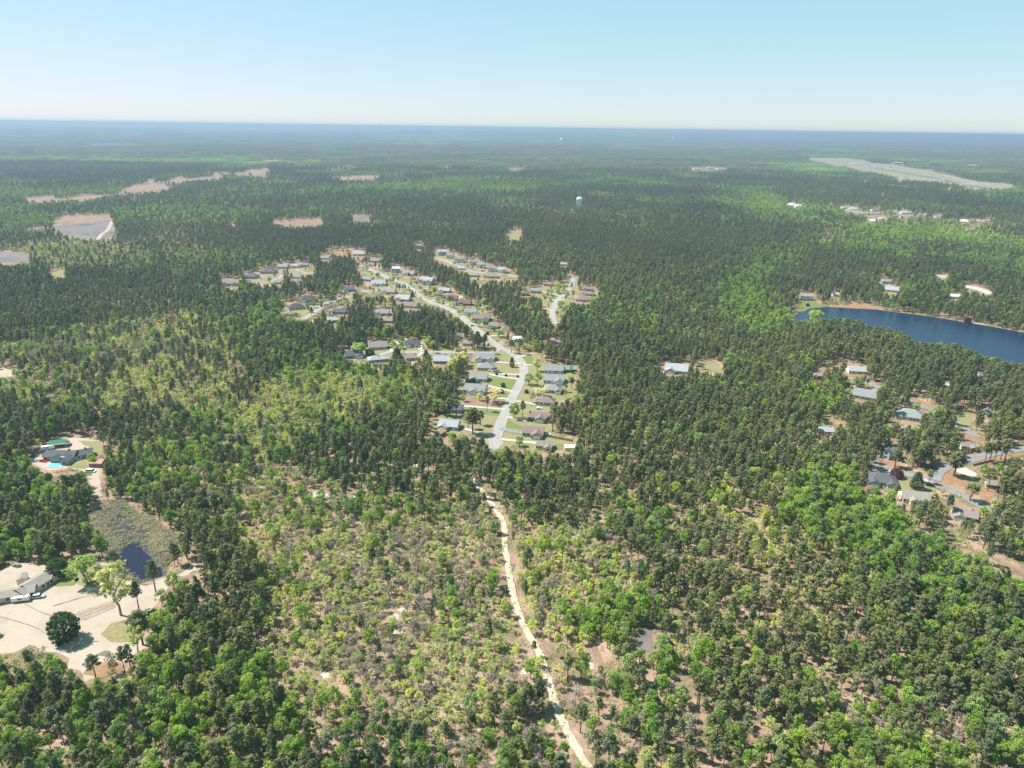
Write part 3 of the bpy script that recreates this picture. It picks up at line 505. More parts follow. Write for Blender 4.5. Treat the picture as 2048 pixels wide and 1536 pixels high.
FARH = [(710, 430, 'tan', 'leftmost'), (770, 440, 'pale', 'two storey'), (800, 470, 'tan', 'low'), (870, 475, 'taupe', 'long'), (935, 448, 'brown', 'red brown roofed'), (925, 476, 'taupe', 'taupe roofed'), (990, 515, 'pale', 'front'), (1060, 465, 'tan', 'tan roofed'),
        (1110, 488, 'taupe', 'central'), (1160, 500, 'taupe', 'wide'), (1160, 468, 'pale', 'rear pale'), (1210, 498, 'tan', 'sunny'), (1290, 488, 'grey', 'grey'), (1400, 500, 'grey', 'slate roofed'), (1600, 533, 'white', 'bright white'), (1700, 532, 'orange', 'orange tinted'), (1780, 530, 'grey', 'last'), (1650, 600, 'grey', 'half hidden'),
        (575, 660, 'slate', 'dark roofed'), (310, 410, 'white', 'white'), (370, 420, 'white', 'white'), (720, 458, 'tan', 'small'), (910, 530, 'white', 'little white')]

HID = ('hidden', 'peeping', 'half hidden', 'shade', 'tiny', 'behind pines')
for hs in HS:
    if hs[7] == 'x': continue
    s_ = ZM[hs[0]][2]; u, v = Z(hs[0], hs[1], hs[2]); wd_ = hs[3] / s_ * .5; hh_ = wd_ * .42
    wd_ += 1
    MASK_HARD[fill(MASK_HARD, [(u - wd_ - 2, v - hh_), (u + wd_ + 2, v - hh_), (u + wd_ + 2, v + hh_ + 5), (u - wd_ - 2, v + hh_ + 5)])] = True
    hid = any(t in hs[7] for t in HID)
    if not hid: clear([(u - wd_, v - hh_), (u + wd_, v - hh_), (u + wd_, v + hh_ + 2), (u - wd_, v + hh_ + 2)])
    clear([(u - wd_ - 1, v - hh_), (u + wd_ + 1, v - hh_), (u + wd_ + 1, v + hh_ * 1.5), (u - wd_ - 1, v + hh_ * 1.5)], True)
for x, y, _, _ in FARH:
    u, v = Z('G', x, y); clear([(u - 8, v - 3), (u + 8, v - 3), (u + 8, v + 3), (u - 8, v + 3)])

for x, y, w_ in ((1100, 99, 60), (1165, 106, 40), (1340, 109, 60), (1428, 108, 45), (1482, 112, 35), (1545, 115, 60), (1635, 118, 70), (1712, 116, 55), (1800, 122, 60), (325, 40, 50), (5, 42, 40), (455, 50, 30)):
    u, v = Z('G', x, y); h_ = w_ / 3.737 / 2; clear([(u - h_, v - 3), (u + h_, v - 3), (u + h_, v + 3), (u - h_, v + 3)])
# ------------------------------------------------------------------ trees: a few of each kind, then placed
def cards(centres, normals, size, rg, elong=1.0):
    """one small four-cornered leaf cluster per centre"""
    n = len(centres)
    a = np.cross(normals, rg.normal(size=(n, 3))); a /= np.linalg.norm(a, axis=1)[:, None] + 1e-9
    b = np.cross(normals, a)
    s = (size * rg.uniform(0.6, 1.3, n))[:, None]
    a = a * s * elong; b = b * s * rg.uniform(0.5, 1.0, n)[:, None]
    bend = normals * s * 0.25
    V = np.stack([centres - a, centres - b * 0.9 + bend, centres + a, centres + b + bend * .5], 1).reshape(-1, 3)
    return V
def clumps(cs, rad, per, size, rg, out=0.9, flat=0.75, up=0.35, elong=1.0):
    C = []; Nn = []
    for c, r in zip(cs, rad):
        d = rg.normal(size=(per, 3)); d /= np.linalg.norm(d, axis=1)[:, None]
        q = d * (rg.uniform(0.25, 1.0, per) ** 0.6)[:, None] * r * np.array([1, 1, flat])
        C.append(c + q); nn = d * out + rg.normal(size=(per, 3)) * 0.55 + np.array([0, 0, up])
        Nn.append(nn / np.linalg.norm(nn, axis=1)[:, None])
    return cards(np.concatenate(C), np.concatenate(Nn), size, rg, elong)
def wood(mb, h, r0, limbs, rg, bend=0.3, n=6):
    pts = [Vector((0, 0, -0.3))]; k = 4
    for i in range(1, k + 1):
        t = i / k; pts.append(Vector((rg.normal() * bend * t, rg.normal() * bend * t, h * t)))
    for i in range(k): mb.tube(pts[i], pts[i + 1], r0 * (1 - 0.8 * i / k), r0 * (1 - 0.8 * (i + 1) / k), n, False)
    for c in limbs:
        c = Vector(c); z0 = max(0.2 * h, min(0.95 * h, c.z - 0.45 * math.hypot(c.x, c.y) - 0.5))
        t = z0 / h; i = min(k - 1, int(t * k)); st = pts[i].lerp(pts[i + 1], t * k - i)
        mb.tube(st, c, r0 * 0.28, r0 * 0.07, 3, False)
def tree_meshes(kind, seed):
    rg = np.random.default_rng(seed * 77 + len(kind) * 13 + ord(kind[0]))
    mb = MB()
    if kind == 'pine':
        h = rg.uniform(12, 18); cr = rg.uniform(1.5, 2.5); lo = rg.uniform(0.32, 0.58)
        n = int(rg.integers(24, 34)); cs = []; rad = []
        for i in range(n):
            t = (i + rg.uniform(0, 1)) / n; z = h * (lo + (0.97 - lo) * t)
            prof = math.sin(math.pi * min(1, 0.22 + 0.75 * t)) ** 0.7
            a = i * 2.4 + rg.uniform(-.5, .5); r = cr * prof * rg.uniform(0.35, 1.0)
            cs.append((r * math.cos(a), r * math.sin(a), z)); rad.append(rg.uniform(0.55, 0.95) * (1.15 - 0.35 * t))
        V = clumps(np.array(cs), rad, 40, 0.25, rg, out=0.42, flat=0.7, up=0.55, elong=1.5); wood(mb, h * 0.97, 0.26, cs[::2], rg); m = M_PINE; bk = M_BARK
    elif kind == 'leafy':
        h = rg.uniform(8, 13); cr = rg.uniform(2.3, 3.6); n = int(rg.integers(26, 36)); cs = []; rad = []
        for i in range(n):
            t = rg.uniform(0, 1); z = h * (0.34 + 0.6 * t); a = i * 2.4 + rg.uniform(-.6, .6)
            prof = math.sqrt(max(0.03, 1 - ((t - 0.38) / 0.66) ** 2)); r = cr * prof * rg.uniform(0.45, 0.95)
            cs.append((r * math.cos(a), r * math.sin(a), z)); rad.append(rg.uniform(0.7, 1.25))
        V = clumps(np.array(cs), rad, 50, 0.26, rg, out=0.75, flat=0.8, up=0.45); wood(mb, h * 0.8, 0.27, cs[::3], rg, 0.5); m = M_LEAF; bk = M_BARK
    elif kind == 'budding':
        h = rg.uniform(5, 8.5); cr = rg.uniform(1.3, 2.3); n = int(rg.integers(16, 26)); cs = []; rad = []
        for i in range(n):
            t = rg.uniform(0, 1); z = h * (0.42 + 0.54 * t); a = i * 2.4 + rg.uniform(-.6, .6)
            prof = math.sqrt(max(0.03, 1 - ((t - 0.5) / 0.62) ** 2)); r = cr * prof * rg.uniform(0.4, 1.0)
            cs.append((r * math.cos(a), r * math.sin(a), z)); rad.append(rg.uniform(0.45, 0.85))
        V = clumps(np.array(cs), rad, 30, 0.21, rg, out=0.45, flat=0.8, up=0.5); wood(mb, h * 0.8, 0.17, cs, rg, 0.5, 5); m = M_BUD; bk = M_GREYBARK
    elif kind == 'bare':
        h = rg.uniform(5, 8.5); cr = rg.uniform(1.4, 2.2); cs = []
        for i in range(30):
            t = rg.uniform(0, 1); z = h * (0.4 + 0.58 * t); a = i * 2.4 + rg.uniform(-.6, .6)
            prof = math.sqrt(max(0.03, 1 - ((t - 0.5) / 0.62) ** 2)); r = cr * prof * rg.uniform(0.6, 1.0)
            cs.append((r * math.cos(a), r * math.sin(a), z))
        V = clumps(np.array(cs), [0.75] * 30, 16, 0.16, rg, out=0.6, flat=0.9, up=0.3, elong=2.4); wood(mb, h * 0.8, 0.16, cs, rg, 0.5, 5); m = M_TWIG; bk = M_GREYBARK
    elif kind == 'densetree':
        h = 9.0; cr = 4.2; cs = []; rad = []
        for i in range(90):
            t = (i + .5) / 90; a = i * 2.4; r = cr * math.sqrt(max(.02, 1 - ((t - .45) / .58) ** 2)) * rg.uniform(.6, .92)
            cs.append((r * math.cos(a), r * math.sin(a), h * (.06 + .86 * t))); rad.append(rg.uniform(.7, 1.1))
        V = clumps(np.array(cs), rad, 50, .26, rg, out=1.1, up=.4); wood(mb, h * .7, .3, cs[::6], rg); m = M_DARKLEAF; bk = M_BARK
    elif kind in ('cedar', 'shrub', 'redbush'):
        h, cr = (9.0, 3.0) if kind == 'cedar' else (3.0, 1.6); n = 60; cs = []; rad = []
        for i in range(n):
            t = i / n; a = i * 2.4; r = cr * (1 - t) ** 0.75 * (0.35 + 0.65 * min(1, t * 6)) if kind == 'cedar' else cr * math.sqrt(max(0.05, 1 - (t * 1.7 - .7) ** 2))
            cs.append((r * 0.8 * math.cos(a), r * 0.8 * math.sin(a), h * (0.05 + 0.9 * t))); rad.append(cr * 0.3 * rg.uniform(.8, 1.2))
        V = clumps(np.array(cs), rad, 34, 0.22 if kind == 'cedar' else 0.14, rg, out=1.2, flat=1, up=.3); wood(mb, h * 0.8, 0.2, [], rg, 0.05, 5)
        m = M_REDLEAF if kind == 'redbush' else M_CEDAR; bk = M_BARK
    nq = len(V) // 4; fq = np.arange(nq * 4).reshape(-1, 4)
    cm = bpy.data.meshes.new(kind + '_crown'); cm.from_pydata(V.tolist(), [], fq.tolist()); cm.materials.append(m); cm.update()
    tm = mb.mesh(kind + '_trunk', bk)
    nv = len(V); jm = bpy.data.meshes.new(kind + '_whole')
    jm.from_pydata(V.tolist() + [tuple(p) for p in mb.v], [], fq.tolist() + [tuple(i + nv for i in f) for f in mb.f])
    jm.materials.append(m); jm.materials.append(bk); jm.update()
    jm.polygons.foreach_set('material_index', np.array([0] * nq + [1] * len(mb.f), dtype=np.int32))
    return cm, tm, jm, h, cr
KINDS = {'pine': 8, 'leafy': 8, 'budding': 8, 'bare': 5}
TREES = {k: [tree_meshes(k, s) for s in range(n)] for k, n in KINDS.items()}
EXTRA = {k: tree_meshes(k, 1) for k in ('cedar', 'shrub', 'redbush', 'densetree')}
NAMES = {'pine': ('pine_tree', 'pine tree'), 'leafy': ('leafy_tree', 'leafy tree'), 'budding': ('budding_oak', 'oak tree'), 'bare': ('bare_tree', 'bare tree'), 'densetree': ('dense_round_tree', 'leafy tree'), 'cedar': ('conical_evergreen', 'evergreen tree'), 'shrub': ('round_shrub', 'shrub'), 'redbush': ('red_leaved_tree', 'small tree')}
NAMEVAR = {}
def tree_thing(kind, x, y, label, s=1.0, sw=None, var=0, rz=None, group=None, z=0.0):
    t = (TREES[kind][var % KINDS[kind]] if kind in TREES else EXTRA[kind])
    e = empty(NAMES[kind][0], (x, y, z), rng.uniform(0, 6.28) if rz is None else rz)
    sw = s if sw is None else sw; e.scale = (sw, sw, s)
    tag(e, label, NAMES[kind][1], group)
    link('trunk', t[1], e); link('crown', t[0], e)
    return e
# zones of the forest: outline in the photograph, weights pine / leafy / budding / bare, density, size
ZONES = [
 ('P', [(-400, 250), (2448, 250), (2448, 430), (-400, 430)], (.60, .30, .04, .06), 1.0, 1.0),
 ('H', [(0, 120), (1024 * 2, 90), (2048, 110), (300, 140), (0, 150)], (.30, .6, .05, .05), 1.0, 1.0),
 ('H', [(-200, 300), (300, 285), (900, 205), (930, 230), (560, 262), (250, 318), (-200, 350)], (.3, .6, .05, .05), 1, 1),
 ('H', [(900, 200), (1400, 290), (1900, 230), (2048, 250), (2048, 310), (1600, 320), (1150, 320), (850, 330), (700, 340), (690, 320), (900, 300)], (.25, .65, .05, .05), 1, 1),
 ('P', [(0, 415), (120, 400), (150, 430), (60, 450), (0, 480)], (.3, .6, .05, .05), 1, 1),
 ('P', [(150, 445), (760, 415), (1000, 450), (1020, 500), (700, 520), (520, 500), (240, 500), (150, 480)], (.96, .02, .01, .01), 1.15, .85),
 ('H', [(150, 490), (330, 498), (570, 510), (640, 540), (560, 545), (240, 530), (130, 540)], (.3, .55, .1, .05), 1, 1),
 ('H', [(690, 540), (740, 520), (830, 545), (850, 570), (700, 572)], (.05, .6, .3, .05), 1, 1),
 ('P', [(-200, 570), (420, 520), (460, 560), (430, 640), (200, 620), (-200, 680)], (.92, .05, .02, .01), 1.1, .9),
 ('I', [(0, 240), (700, 260), (1400, 300), (2048, 340), (2048, 380), (1300, 360), (640, 330), (0, 290)], (.6, .35, .03, .02), 1, 1),
 ('I', [(340, 350), (480, 350), (500, 380), (900, 370), (1180, 385), (1250, 370), (1800, 420), (2048, 440), (2048, 480), (1600, 470), (1300, 440), (900, 400), (560, 400), (350, 385)], (.2, .68, .06, .06), 1, 1),
 ('I', [(0, 400), (800, 400), (1000, 480), (850, 560), (400, 540), (0, 480)], (.93, .05, .01, .01), 1.1, .85),
 ('I', [(1250, 560), (2048, 560), (2048, 640), (1400, 640)], (.8, .12, .05, .03), .85, 1),
 ('P', [(1070, 560), (1220, 540), (1240, 600), (1150, 640), (1080, 650)], (.4, .5, .08, .02), 1, 1),
 ('P', [(1425, 600), (1440, 560), (1480, 520), (1540, 495), (1600, 490), (1610, 520), (1540, 545), (1520, 580), (1580, 620), (1560, 660), (1490, 650), (1460, 620)], (.07, .85, .06, .02), 1.05, 1),
 ('P', [(440, 560), (560, 640), (700, 700), (690, 740), (520, 740), (430, 700), (400, 620)], (.5, .45, .04, .01), 1.1, 1),
 ('P', [(1150, 640), (1600, 660), (1720, 800), (1600, 980), (1400, 1000), (1180, 960), (1140, 800)], (.76, .15, .07, .02), 1.1, .95),
 ('P', [(100, 640), (360, 590), (470, 650), (490, 720), (450, 850), (250, 850), (150, 800), (-50, 770), (-50, 690)], (.22, .07, .50, .21), .88, .92),
 ('P', [(200, 820), (470, 800), (480, 880), (430, 960), (250, 960), (180, 880)], (.34, .38, .20, .08), .98, .95),
 ('P', [(-200, 900), (60, 895), (210, 940), (240, 1010), (200, 1130), (-200, 1130)], (.72, .25, .02, .01), 1.1, 1),
 ('P', [(-200, 900), (60, 905), (110, 950), (100, 985), (40, 990), (-200, 960)], (.15, .82, .02, .01), 1.1, 1),
 ('P', [(-100, 1060), (80, 1060), (90, 1120), (-100, 1130)], (.2, .75, .04, .01), 1.1, 1),
 ('P', [(440, 880), (1240, 880), (1300, 1000), (1000, 1010), (760, 960), (560, 960), (430, 1000)], (.52, .09, .31, .08), .82, .93),
 ('P', [(500, 760), (540, 730), (640, 718), (860, 745), (850, 800), (760, 830), (660, 830), (560, 880), (460, 900), (450, 840)], (.04, .05, .78, .13), 1.15, 1.05),
 ('P', [(700, 800), (860, 790), (960, 890), (760, 900), (690, 870)], (.72, .12, .12, .04), 1, .95),
 ('P', [(500, 940), (620, 930), (770, 965), (960, 985), (1000, 1020), (1200, 1010), (1260, 1050), (1330, 1150), (1300, 1230), (1130, 1230), (1050, 1260), (1080, 1340), (960, 1400), (780, 1460), (600, 1430), (540, 1320), (520, 1200), (520, 1100), (450, 1040)], (.05, .05, .67, .23), .98, .88),
 ('P', [(1000, 1060), (1200, 1030), (1300, 1130), (1330, 1220), (1180, 1240), (1060, 1230)], (.04, .08, .76, .12), 1.12, .98),
 ('P', [(1130, 1190), (1320, 1170), (1340, 1240), (1280, 1290), (1140, 1270)], (.2, .6, .18, .02), 1.0, .95),
 ('P', [(340, 1050), (450, 1040), (520, 1100), (520, 1190), (500, 1280), (400, 1290), (330, 1230)], (.93, .05, .01, .01), 1.15, 1),
 ('P', [(350, 1280), (500, 1270), (560, 1370), (620, 1450), (600, 1560), (300, 1560), (300, 1400)], (.42, .48, .06, .04), 1.1, 1),
 ('P', [(-200, 1290), (150, 1290), (340, 1440), (360, 1560), (-200, 1560)], (.46, .30, .19, .05), .95, .95),
 ('P', [(600, 1440), (980, 1400), (1140, 1440), (1200, 1560), (600, 1560)], (.38, .20, .27, .15), .92, .92),
 ('P', [(1080, 1270), (1420, 1240), (1500, 1400), (1400, 1560), (1200, 1560), (1120, 1400)], (.34, .25, .31, .10), .95, .95),
 ('P', [(1330, 1000), (1560, 980), (1760, 1180), (1860, 1300), (1500, 1330), (1330, 1200)], (.33, .10, .47, .10), .86, .92),
 ('P', [(1420, 1300), (1860, 1290), (2200, 1400), (2200, 1600), (1400, 1600)], (.28, .18, .40, .14), .86, .95),
 ('P', [(1720, 1180), (1960, 1240), (2200, 1300), (2200, 1420), (1900, 1380), (1760, 1280)], (.74, .2, .04, .02), 1.1, 1),
 ('P', [(1500, 920), (1720, 920), (1800, 1020), (2000, 1110), (2200, 1180), (2200, 1300), (1980, 1240), (1780, 1120), (1560, 1000)], (.3, .64, .04, .02), 1.1, 1),
 ('P', [(1640, 680), (2048, 720), (2200, 800), (2200, 1100), (1980, 1090), (1720, 950), (1680, 850)], (.86, .09, .04, .01), .72, 1.05),
 ('E', [(450, 350), (1200, 470), (2048, 680), (2300, 760), (2048, 820), (1200, 700), (400, 500)], (.95, .03, .01, .01), 1.15, 1.05),
 ('P', [(850, 920), (1100, 880), (1180, 900), (1150, 960), (1000, 960)], (.9, .07, .02, .01), 1.05, 1),
]
ZI = np.full((768, 1424), -1, np.int16)
for i, (zz, pts, wt, dn, sc) in enumerate(ZONES): ZI[fill(ZI, ZP(zz, pts))] = i
DEF = ((.60, .19, .15, .06), 1.0, 1.0)
WT = np.array([z[2] for z in ZONES] + [DEF[0]]); DN = np.array([z[3] for z in ZONES] + [DEF[1]]); SC = np.array([z[4] for z in ZONES] + [DEF[2]])
def look(mask, uv, default):
    i = np.floor(uv[:, 1] / 2).astype(int); j = np.floor(uv[:, 0] / 2).astype(int) + 200
    ok = (i >= 0) & (i < 768) & (j >= 0) & (j < 1424)
    out = np.full(len(uv), default, mask.dtype); out[ok] = mask[i[ok], j[ok]]; return out
def vnoise(x, y, L, seed):
    g = np.random.default_rng(seed).random((64, 64)); x = x / L; y = y / L
    i = np.floor(x).astype(int); j = np.floor(y).astype(int); fx = x - i; fy = y - j; fx = fx * fx * (3 - 2 * fx); fy = fy * fy * (3 - 2 * fy)
    G = lambda a, b: g[a % 64, b % 64]
    return (G(i, j) * (1 - fx) + G(i + 1, j) * fx) * (1 - fy) + (G(i, j + 1) * (1 - fx) + G(i + 1, j + 1) * fx) * fy
npr = np.random.default_rng(11)
XY = []; GR = []
for y0, y1, s, g in ((150, 760, 3.7, 1.0), (760, 1500, 4.6, 1.05), (1500, 3700, 6.8, 1.3)):
    ys = np.arange(y0, y1, s)
    for y in ys:
        xs = np.arange(-(0.76 * y + 60), 0.76 * y + 60, s); n = len(xs)
        XY.append(np.stack([xs + npr.uniform(-.48, .48, n) * s, y + npr.uniform(-.48, .48, n) * s], 1)); GR.append(np.full(n, g))
XY = np.concatenate(XY); GR = np.concatenate(GR)
n = len(XY); P0 = np.concatenate([XY, np.zeros((n, 1))], 1); uv0 = proj(P0)
P1 = P0.copy(); P1[:, 2] = 12; uvm = proj(P1)
zone = look(ZI, uvm + npr.normal(size=(n, 2)) * np.clip(7000 / (uvm[:, 1] - 150).clip(60)[:, None], 6, 16) * 0.9, -1)
wt = WT[zone].copy(); den = DN[zone]; sc = SC[zone]
# trees of a kind stand together
nz = np.stack([vnoise(XY[:, 0] + 7 * k, XY[:, 1], 34, 20 + k) * .6 + vnoise(XY[:, 0], XY[:, 1], 130, 30 + k) * .4 for k in range(4)], 1)
nzf = np.stack([vnoise(XY[:, 0] + 7 * k, XY[:, 1] * .7, 130, 40 + k) * .5 + vnoise(XY[:, 0], XY[:, 1] * .7, 420, 50 + k) * .5 for k in range(4)], 1)
ff = np.clip((XY[:, 1] - 700) / 600, 0, 1)[:, None]
wt *= np.exp((nz - .5) * 4.2 * (1 - ff) + (nzf - .5) * 11.0 * ff); wt /= wt.sum(1)[:, None]
cum = np.cumsum(wt, 1); kd = (npr.random(n)[:, None] > cum[:, :3]).sum(1)
gap = vnoise(XY[:, 0], XY[:, 1], 17, 55) * .6 + vnoise(XY[:, 0], XY[:, 1], 55, 56) * .4
keep = npr.random(n) < den * (0.70 + 0.9 * (gap - 0.18)).clip(0.25, 1.15) + 0.0
var = npr.integers(0, 1000, n)
KN = ['pine', 'leafy', 'budding', 'bare']; NV = np.array([KINDS[k] for k in KN]); var = var % NV[kd]
th = np.array([[TREES[k][min(v, KINDS[k] - 1)][3] for v in range(8)] for k in KN])[kd, var]
tr = np.array([[TREES[k][min(v, KINDS[k] - 1)][4] for v in range(8)] for k in KN])[kd, var]
ss = sc * GR * (0.54 + 0.62 * npr.random(n) ** 0.85); sx = ss * npr.uniform(0.80, 1.12, n)
bad = look(MASK_BASE, uv0, False)
jit = npr.normal(size=(n, 2)) * np.where(uv0[:, 1] < 520, 2.4, 0.8)[:, None] * np.array([2.0, 1.0])
for fz, fr in ((0, 0), (.5, 1), (.5, -1), (.75, 1), (.75, -1), (1, 0), (.3, 0), (.85, 0)):
    q = P0.copy(); q[:, 2] = th * ss * fz; q[:, 0] += fr * tr * sx * .85; bad |= look(MASK_CLEAR, proj(q) + jit, False)
for dx, dy in ((3, 0), (-3, 0), (0, 3), (0, -3)):
    q = P0.copy(); q[:, 0] += dx; q[:, 1] += dy; bad |= look(MASK_BASE, proj(q), False)
fieldy = (uv0[:, 1] < 400) & (uv0[:, 0] < 1000) & look(MASK_BASE, uv0, False) & (vnoise(XY[:, 0], XY[:, 1] * .5, 60, 91) > .74) & (npr.random(n) < .8)
keep &= ~bad
keep |= fieldy
idx = np.nonzero(keep)[0]
rot = npr.uniform(0, 6.283, n)
# the 300 of each kind that show largest are things, the rest stuff
top = proj(np.concatenate([XY, (th * ss)[:, None]], 1))
inf = (uv0[:, 0] > -20) & (uv0[:, 0] < 2068) & (top[:, 1] < 1530)
size = (tr * sx * th * ss) / (XY[:, 0] ** 2 + XY[:, 1] ** 2 + H * H)
LMK = [(270, 1125, 'dark pond'), (60, 1175, 'tan building'), (190, 1368, 'lone pine below sand'), (355, 1140, 'sandy lane by the pond'), (1288, 1290, 'grey bare patch'), (1028, 1200, 'bend of the sandy track'), (1092, 1345, 'shaded sandy track'),
       (1145, 1490, 'lowest sandy track'), (1008, 1070, 'upper sandy track'), (795, 1238, 'white sand spots'), (640, 990, 'upper pale spots'), (652, 1350, 'lower pale spot'), (1215, 1470, 'lower soil track'), (1195, 1300, 'pinkish bare patch'),
       (1400, 1450, 'lowest bare patch'), (2010, 1130, 'right edge path'), (30, 1500, 'lower left corner'), (2020, 1500, 'lower right corner'), (450, 1510, 'bottom edge left of centre'), (800, 1510, 'bottom edge centre'), (1600, 1480, 'bottom edge right of centre'), (1700, 1250, 'right pine slope'), (430, 1180, 'left pine ridge'), (560, 1200, 'left scrub edge'), (900, 1100, 'scrub centre')]
DESC = {'pine': ['dark rounded pine', 'slender dark pine', 'tall dark pine'], 'leafy': ['bright green leafy tree', 'broad fresh green tree'], 'budding': ['yellow green oak', 'small pale oak'], 'bare': ['bare grey tree', 'small leafless tree']}
ORD = ['nearest', 'second nearest', 'third nearest', 'fourth nearest', 'fifth nearest', 'sixth nearest', 'seventh nearest', 'eighth nearest', 'ninth nearest', 'tenth nearest', 'eleventh nearest', 'twelfth nearest', 'thirteenth nearest', 'fourteenth nearest']
LM = np.array([(a, b) for a, b, _ in LMK], float)
stuffpts = {}
for k, kn in enumerate(KN):
    ii = idx[kd[idx] == k]
    vis = ii[inf[ii]]; big = vis[np.argsort(-size[vis])][:{'pine': 195, 'leafy': 200, 'budding': 255, 'bare': 295}[kn]]
    rest = np.setdiff1d(ii, big); stuffpts[kn] = rest
    book = {}
    for i in big:
        c = (uv0[i] + top[i]) / 2; dl = np.hypot(*(LM - c).T); j = int(np.argmin(dl)); ds = DESC[kn]; hm = th[i] * ss[i]; slim = tr[i] * sx[i] / hm
        d = (ds[1] if slim < 0.13 else (ds[2] if hm > 15 else ds[0])) if kn == 'pine' else (ds[1] if (tr[i] * sx[i] > 3 if kn == 'leafy' else hm < 5.6) else ds[0])
        hs_ = 'left' if c[0] < LM[j][0] else 'right'
        book.setdefault((d, j, hs_), []).append((dl[j], i))
    for (d, j, side), lst in book.items():
        for r_, (_, i) in enumerate(sorted(lst)):
            lb = (d + ', ' + ORD[r_] + ' to the ' + LMK[j][2] + ' on its ' + side) if r_ < len(ORD) else (d + ' in the wood well ' + side + ' of the ' + LMK[j][2])
            tree_thing(kn, XY[i, 0], XY[i, 1], lb, ss[i], sx[i], int(var[i]), float(rot[i]), d + 's around the ' + LMK[j][2])

def scatter(name, pts, mats_meshes, sel, scl, rt, label, cat):
    """one stuff object: a point per tree, each carrying its variant, size and turn"""
    coll = bpy.data.collections.new(name + '_kit')
    for i, me in enumerate(mats_meshes):
        o = bpy.data.objects.new('%s_%02d' % (name, i), me); coll.objects.link(o)
    me = bpy.data.meshes.new(name); me.vertices.add(len(pts)); me.vertices.foreach_set('co', np.asarray(pts, np.float32).ravel())
    for nm, ty, arr in (('sel', 'INT', sel), ('rt', 'FLOAT', rt)):
        at_ = me.attributes.new(nm, ty, 'POINT'); at_.data.foreach_set('value', np.asarray(arr, np.int32 if ty == 'INT' else np.float32))
    at_ = me.attributes.new('scl', 'FLOAT_VECTOR', 'POINT'); at_.data.foreach_set('vector', np.asarray(scl, np.float32).ravel())
    me.update(); o = link(name, me); tag(o, label, cat, None, 'stuff')
    ng = bpy.data.node_groups.new(name, 'GeometryNodeTree')
    ng.interface.new_socket('Geometry', in_out='INPUT', socket_type='NodeSocketGeometry'); ng.interface.new_socket('Geometry', in_out='OUTPUT', socket_type='NodeSocketGeometry')
    gi = ng.nodes.new('NodeGroupInput'); go = ng.nodes.new('NodeGroupOutput')
    ip = ng.nodes.new('GeometryNodeInstanceOnPoints'); ci = ng.nodes.new('GeometryNodeCollectionInfo')
    ci.inputs['Collection'].default_value = coll; ci.inputs['Separate Children'].default_value = True; ci.inputs['Reset Children'].default_value = True
    def na(nm, ty):
        a = ng.nodes.new('GeometryNodeInputNamedAttribute'); a.data_type = ty; a.inputs['Name'].default_value = nm; return a.outputs['Attribute']
    cb = ng.nodes.new('ShaderNodeCombineXYZ'); e2r = ng.nodes.new('FunctionNodeEulerToRotation')
    L = ng.links.new
    L(gi.outputs[0], ip.inputs['Points']); L(ci.outputs[0], ip.inputs['Instance']); ip.inputs['Pick Instance'].default_value = True
    L(na('sel', 'INT'), ip.inputs['Instance Index']); L(na('rt', 'FLOAT'), cb.inputs[2]); L(cb.outputs[0], e2r.inputs[0]); L(e2r.outputs[0], ip.inputs['Rotation'])
    L(na('scl', 'FLOAT_VECTOR'), ip.inputs['Scale']); L(ip.outputs[0], go.inputs[0])
    md = o.modifiers.new('scatter', 'NODES'); md.node_group = ng
    return o
LAB = {'pine': ('pine_forest', 'dense dark green pine forest spreading between the clearings', 'pine forest'), 'leafy': ('leafy_forest', 'bright green spring woodland in stripes between the pines', 'leafy woodland'),
       'budding': ('oak_scrub', 'yellow green budding oak scrub over pinkish ground', 'oak scrub'), 'bare': ('bare_scrub', 'grey brown leafless trees scattered through the scrub', 'bare scrub')}
for kn, ii in stuffpts.items():
    scatter(LAB[kn][0], P0[ii], [t[2] for t in TREES[kn]], var[ii], np.stack([sx[ii], sx[ii], ss[ii]], 1), rot[ii], LAB[kn][1], LAB[kn][2])
print('trees', {k: len(v) for k, v in stuffpts.items()})

# low growth under and between the trees
def undergrowth():
    ms = []
    for s in range(4):
        rg = np.random.default_rng(400 + s); cs = rg.normal(size=(9, 3)) * np.array([1.1, 1.1, .25]) + np.array([0, 0, .55])
        V = clumps(cs, [0.6] * 9, 22, 0.17, rg, up=.5); me = bpy.data.meshes.new('bush'); me.from_pydata(V.tolist(), [], np.arange(len(V)).reshape(-1, 4).tolist())
        me.materials.append([M_BUD, M_LEAF, M_TWIG, M_TWIG][s]); me.update(); ms.append(me)
    m = 26000; yy = np.sqrt(npr.uniform(150 ** 2, 900 ** 2, m)); xx = npr.uniform(-.76, .76, m) * (yy + 40)
    P = np.stack([xx, yy, np.zeros(m)], 1); uv = proj(P)
    ok = ~look(MASK_CLEAR, uv, False) & (~look(MASK_BASE, uv, False) | ((uv[:, 0] < 420) & (uv[:, 1] < 1170))); P = P[ok]; m = len(P)
    mu = npr.uniform(150, 370, 5000); mv = npr.uniform(1000, 1170, 5000); q = np.array([at(a, b) for a, b in zip(mu, mv)]); uq = np.stack([mu, mv], 1)
    okm = look(MASK_BASE, uq, False) & ~look(MASK_CLEAR, uq, False); okm |= (npr.random(5000) < .12) & look(MASK_MARSH, uq, False); nb = len(P); P = np.concatenate([P, q[okm][:1500]]); m = len(P)
    s = npr.uniform(.5, 1.3, m)
    sl_ = npr.integers(0, 4, m); sl_[nb:] = npr.integers(1, 4, m - nb); sl_[nb:][npr.random(m - nb) < .6] = 2
    scatter('undergrowth', P, ms, sl_, np.stack([s, s, s * npr.uniform(.6, 1.2, m)], 1), npr.uniform(0, 6.28, m), 'low brush and saplings on the forest floor', 'undergrowth')
undergrowth()

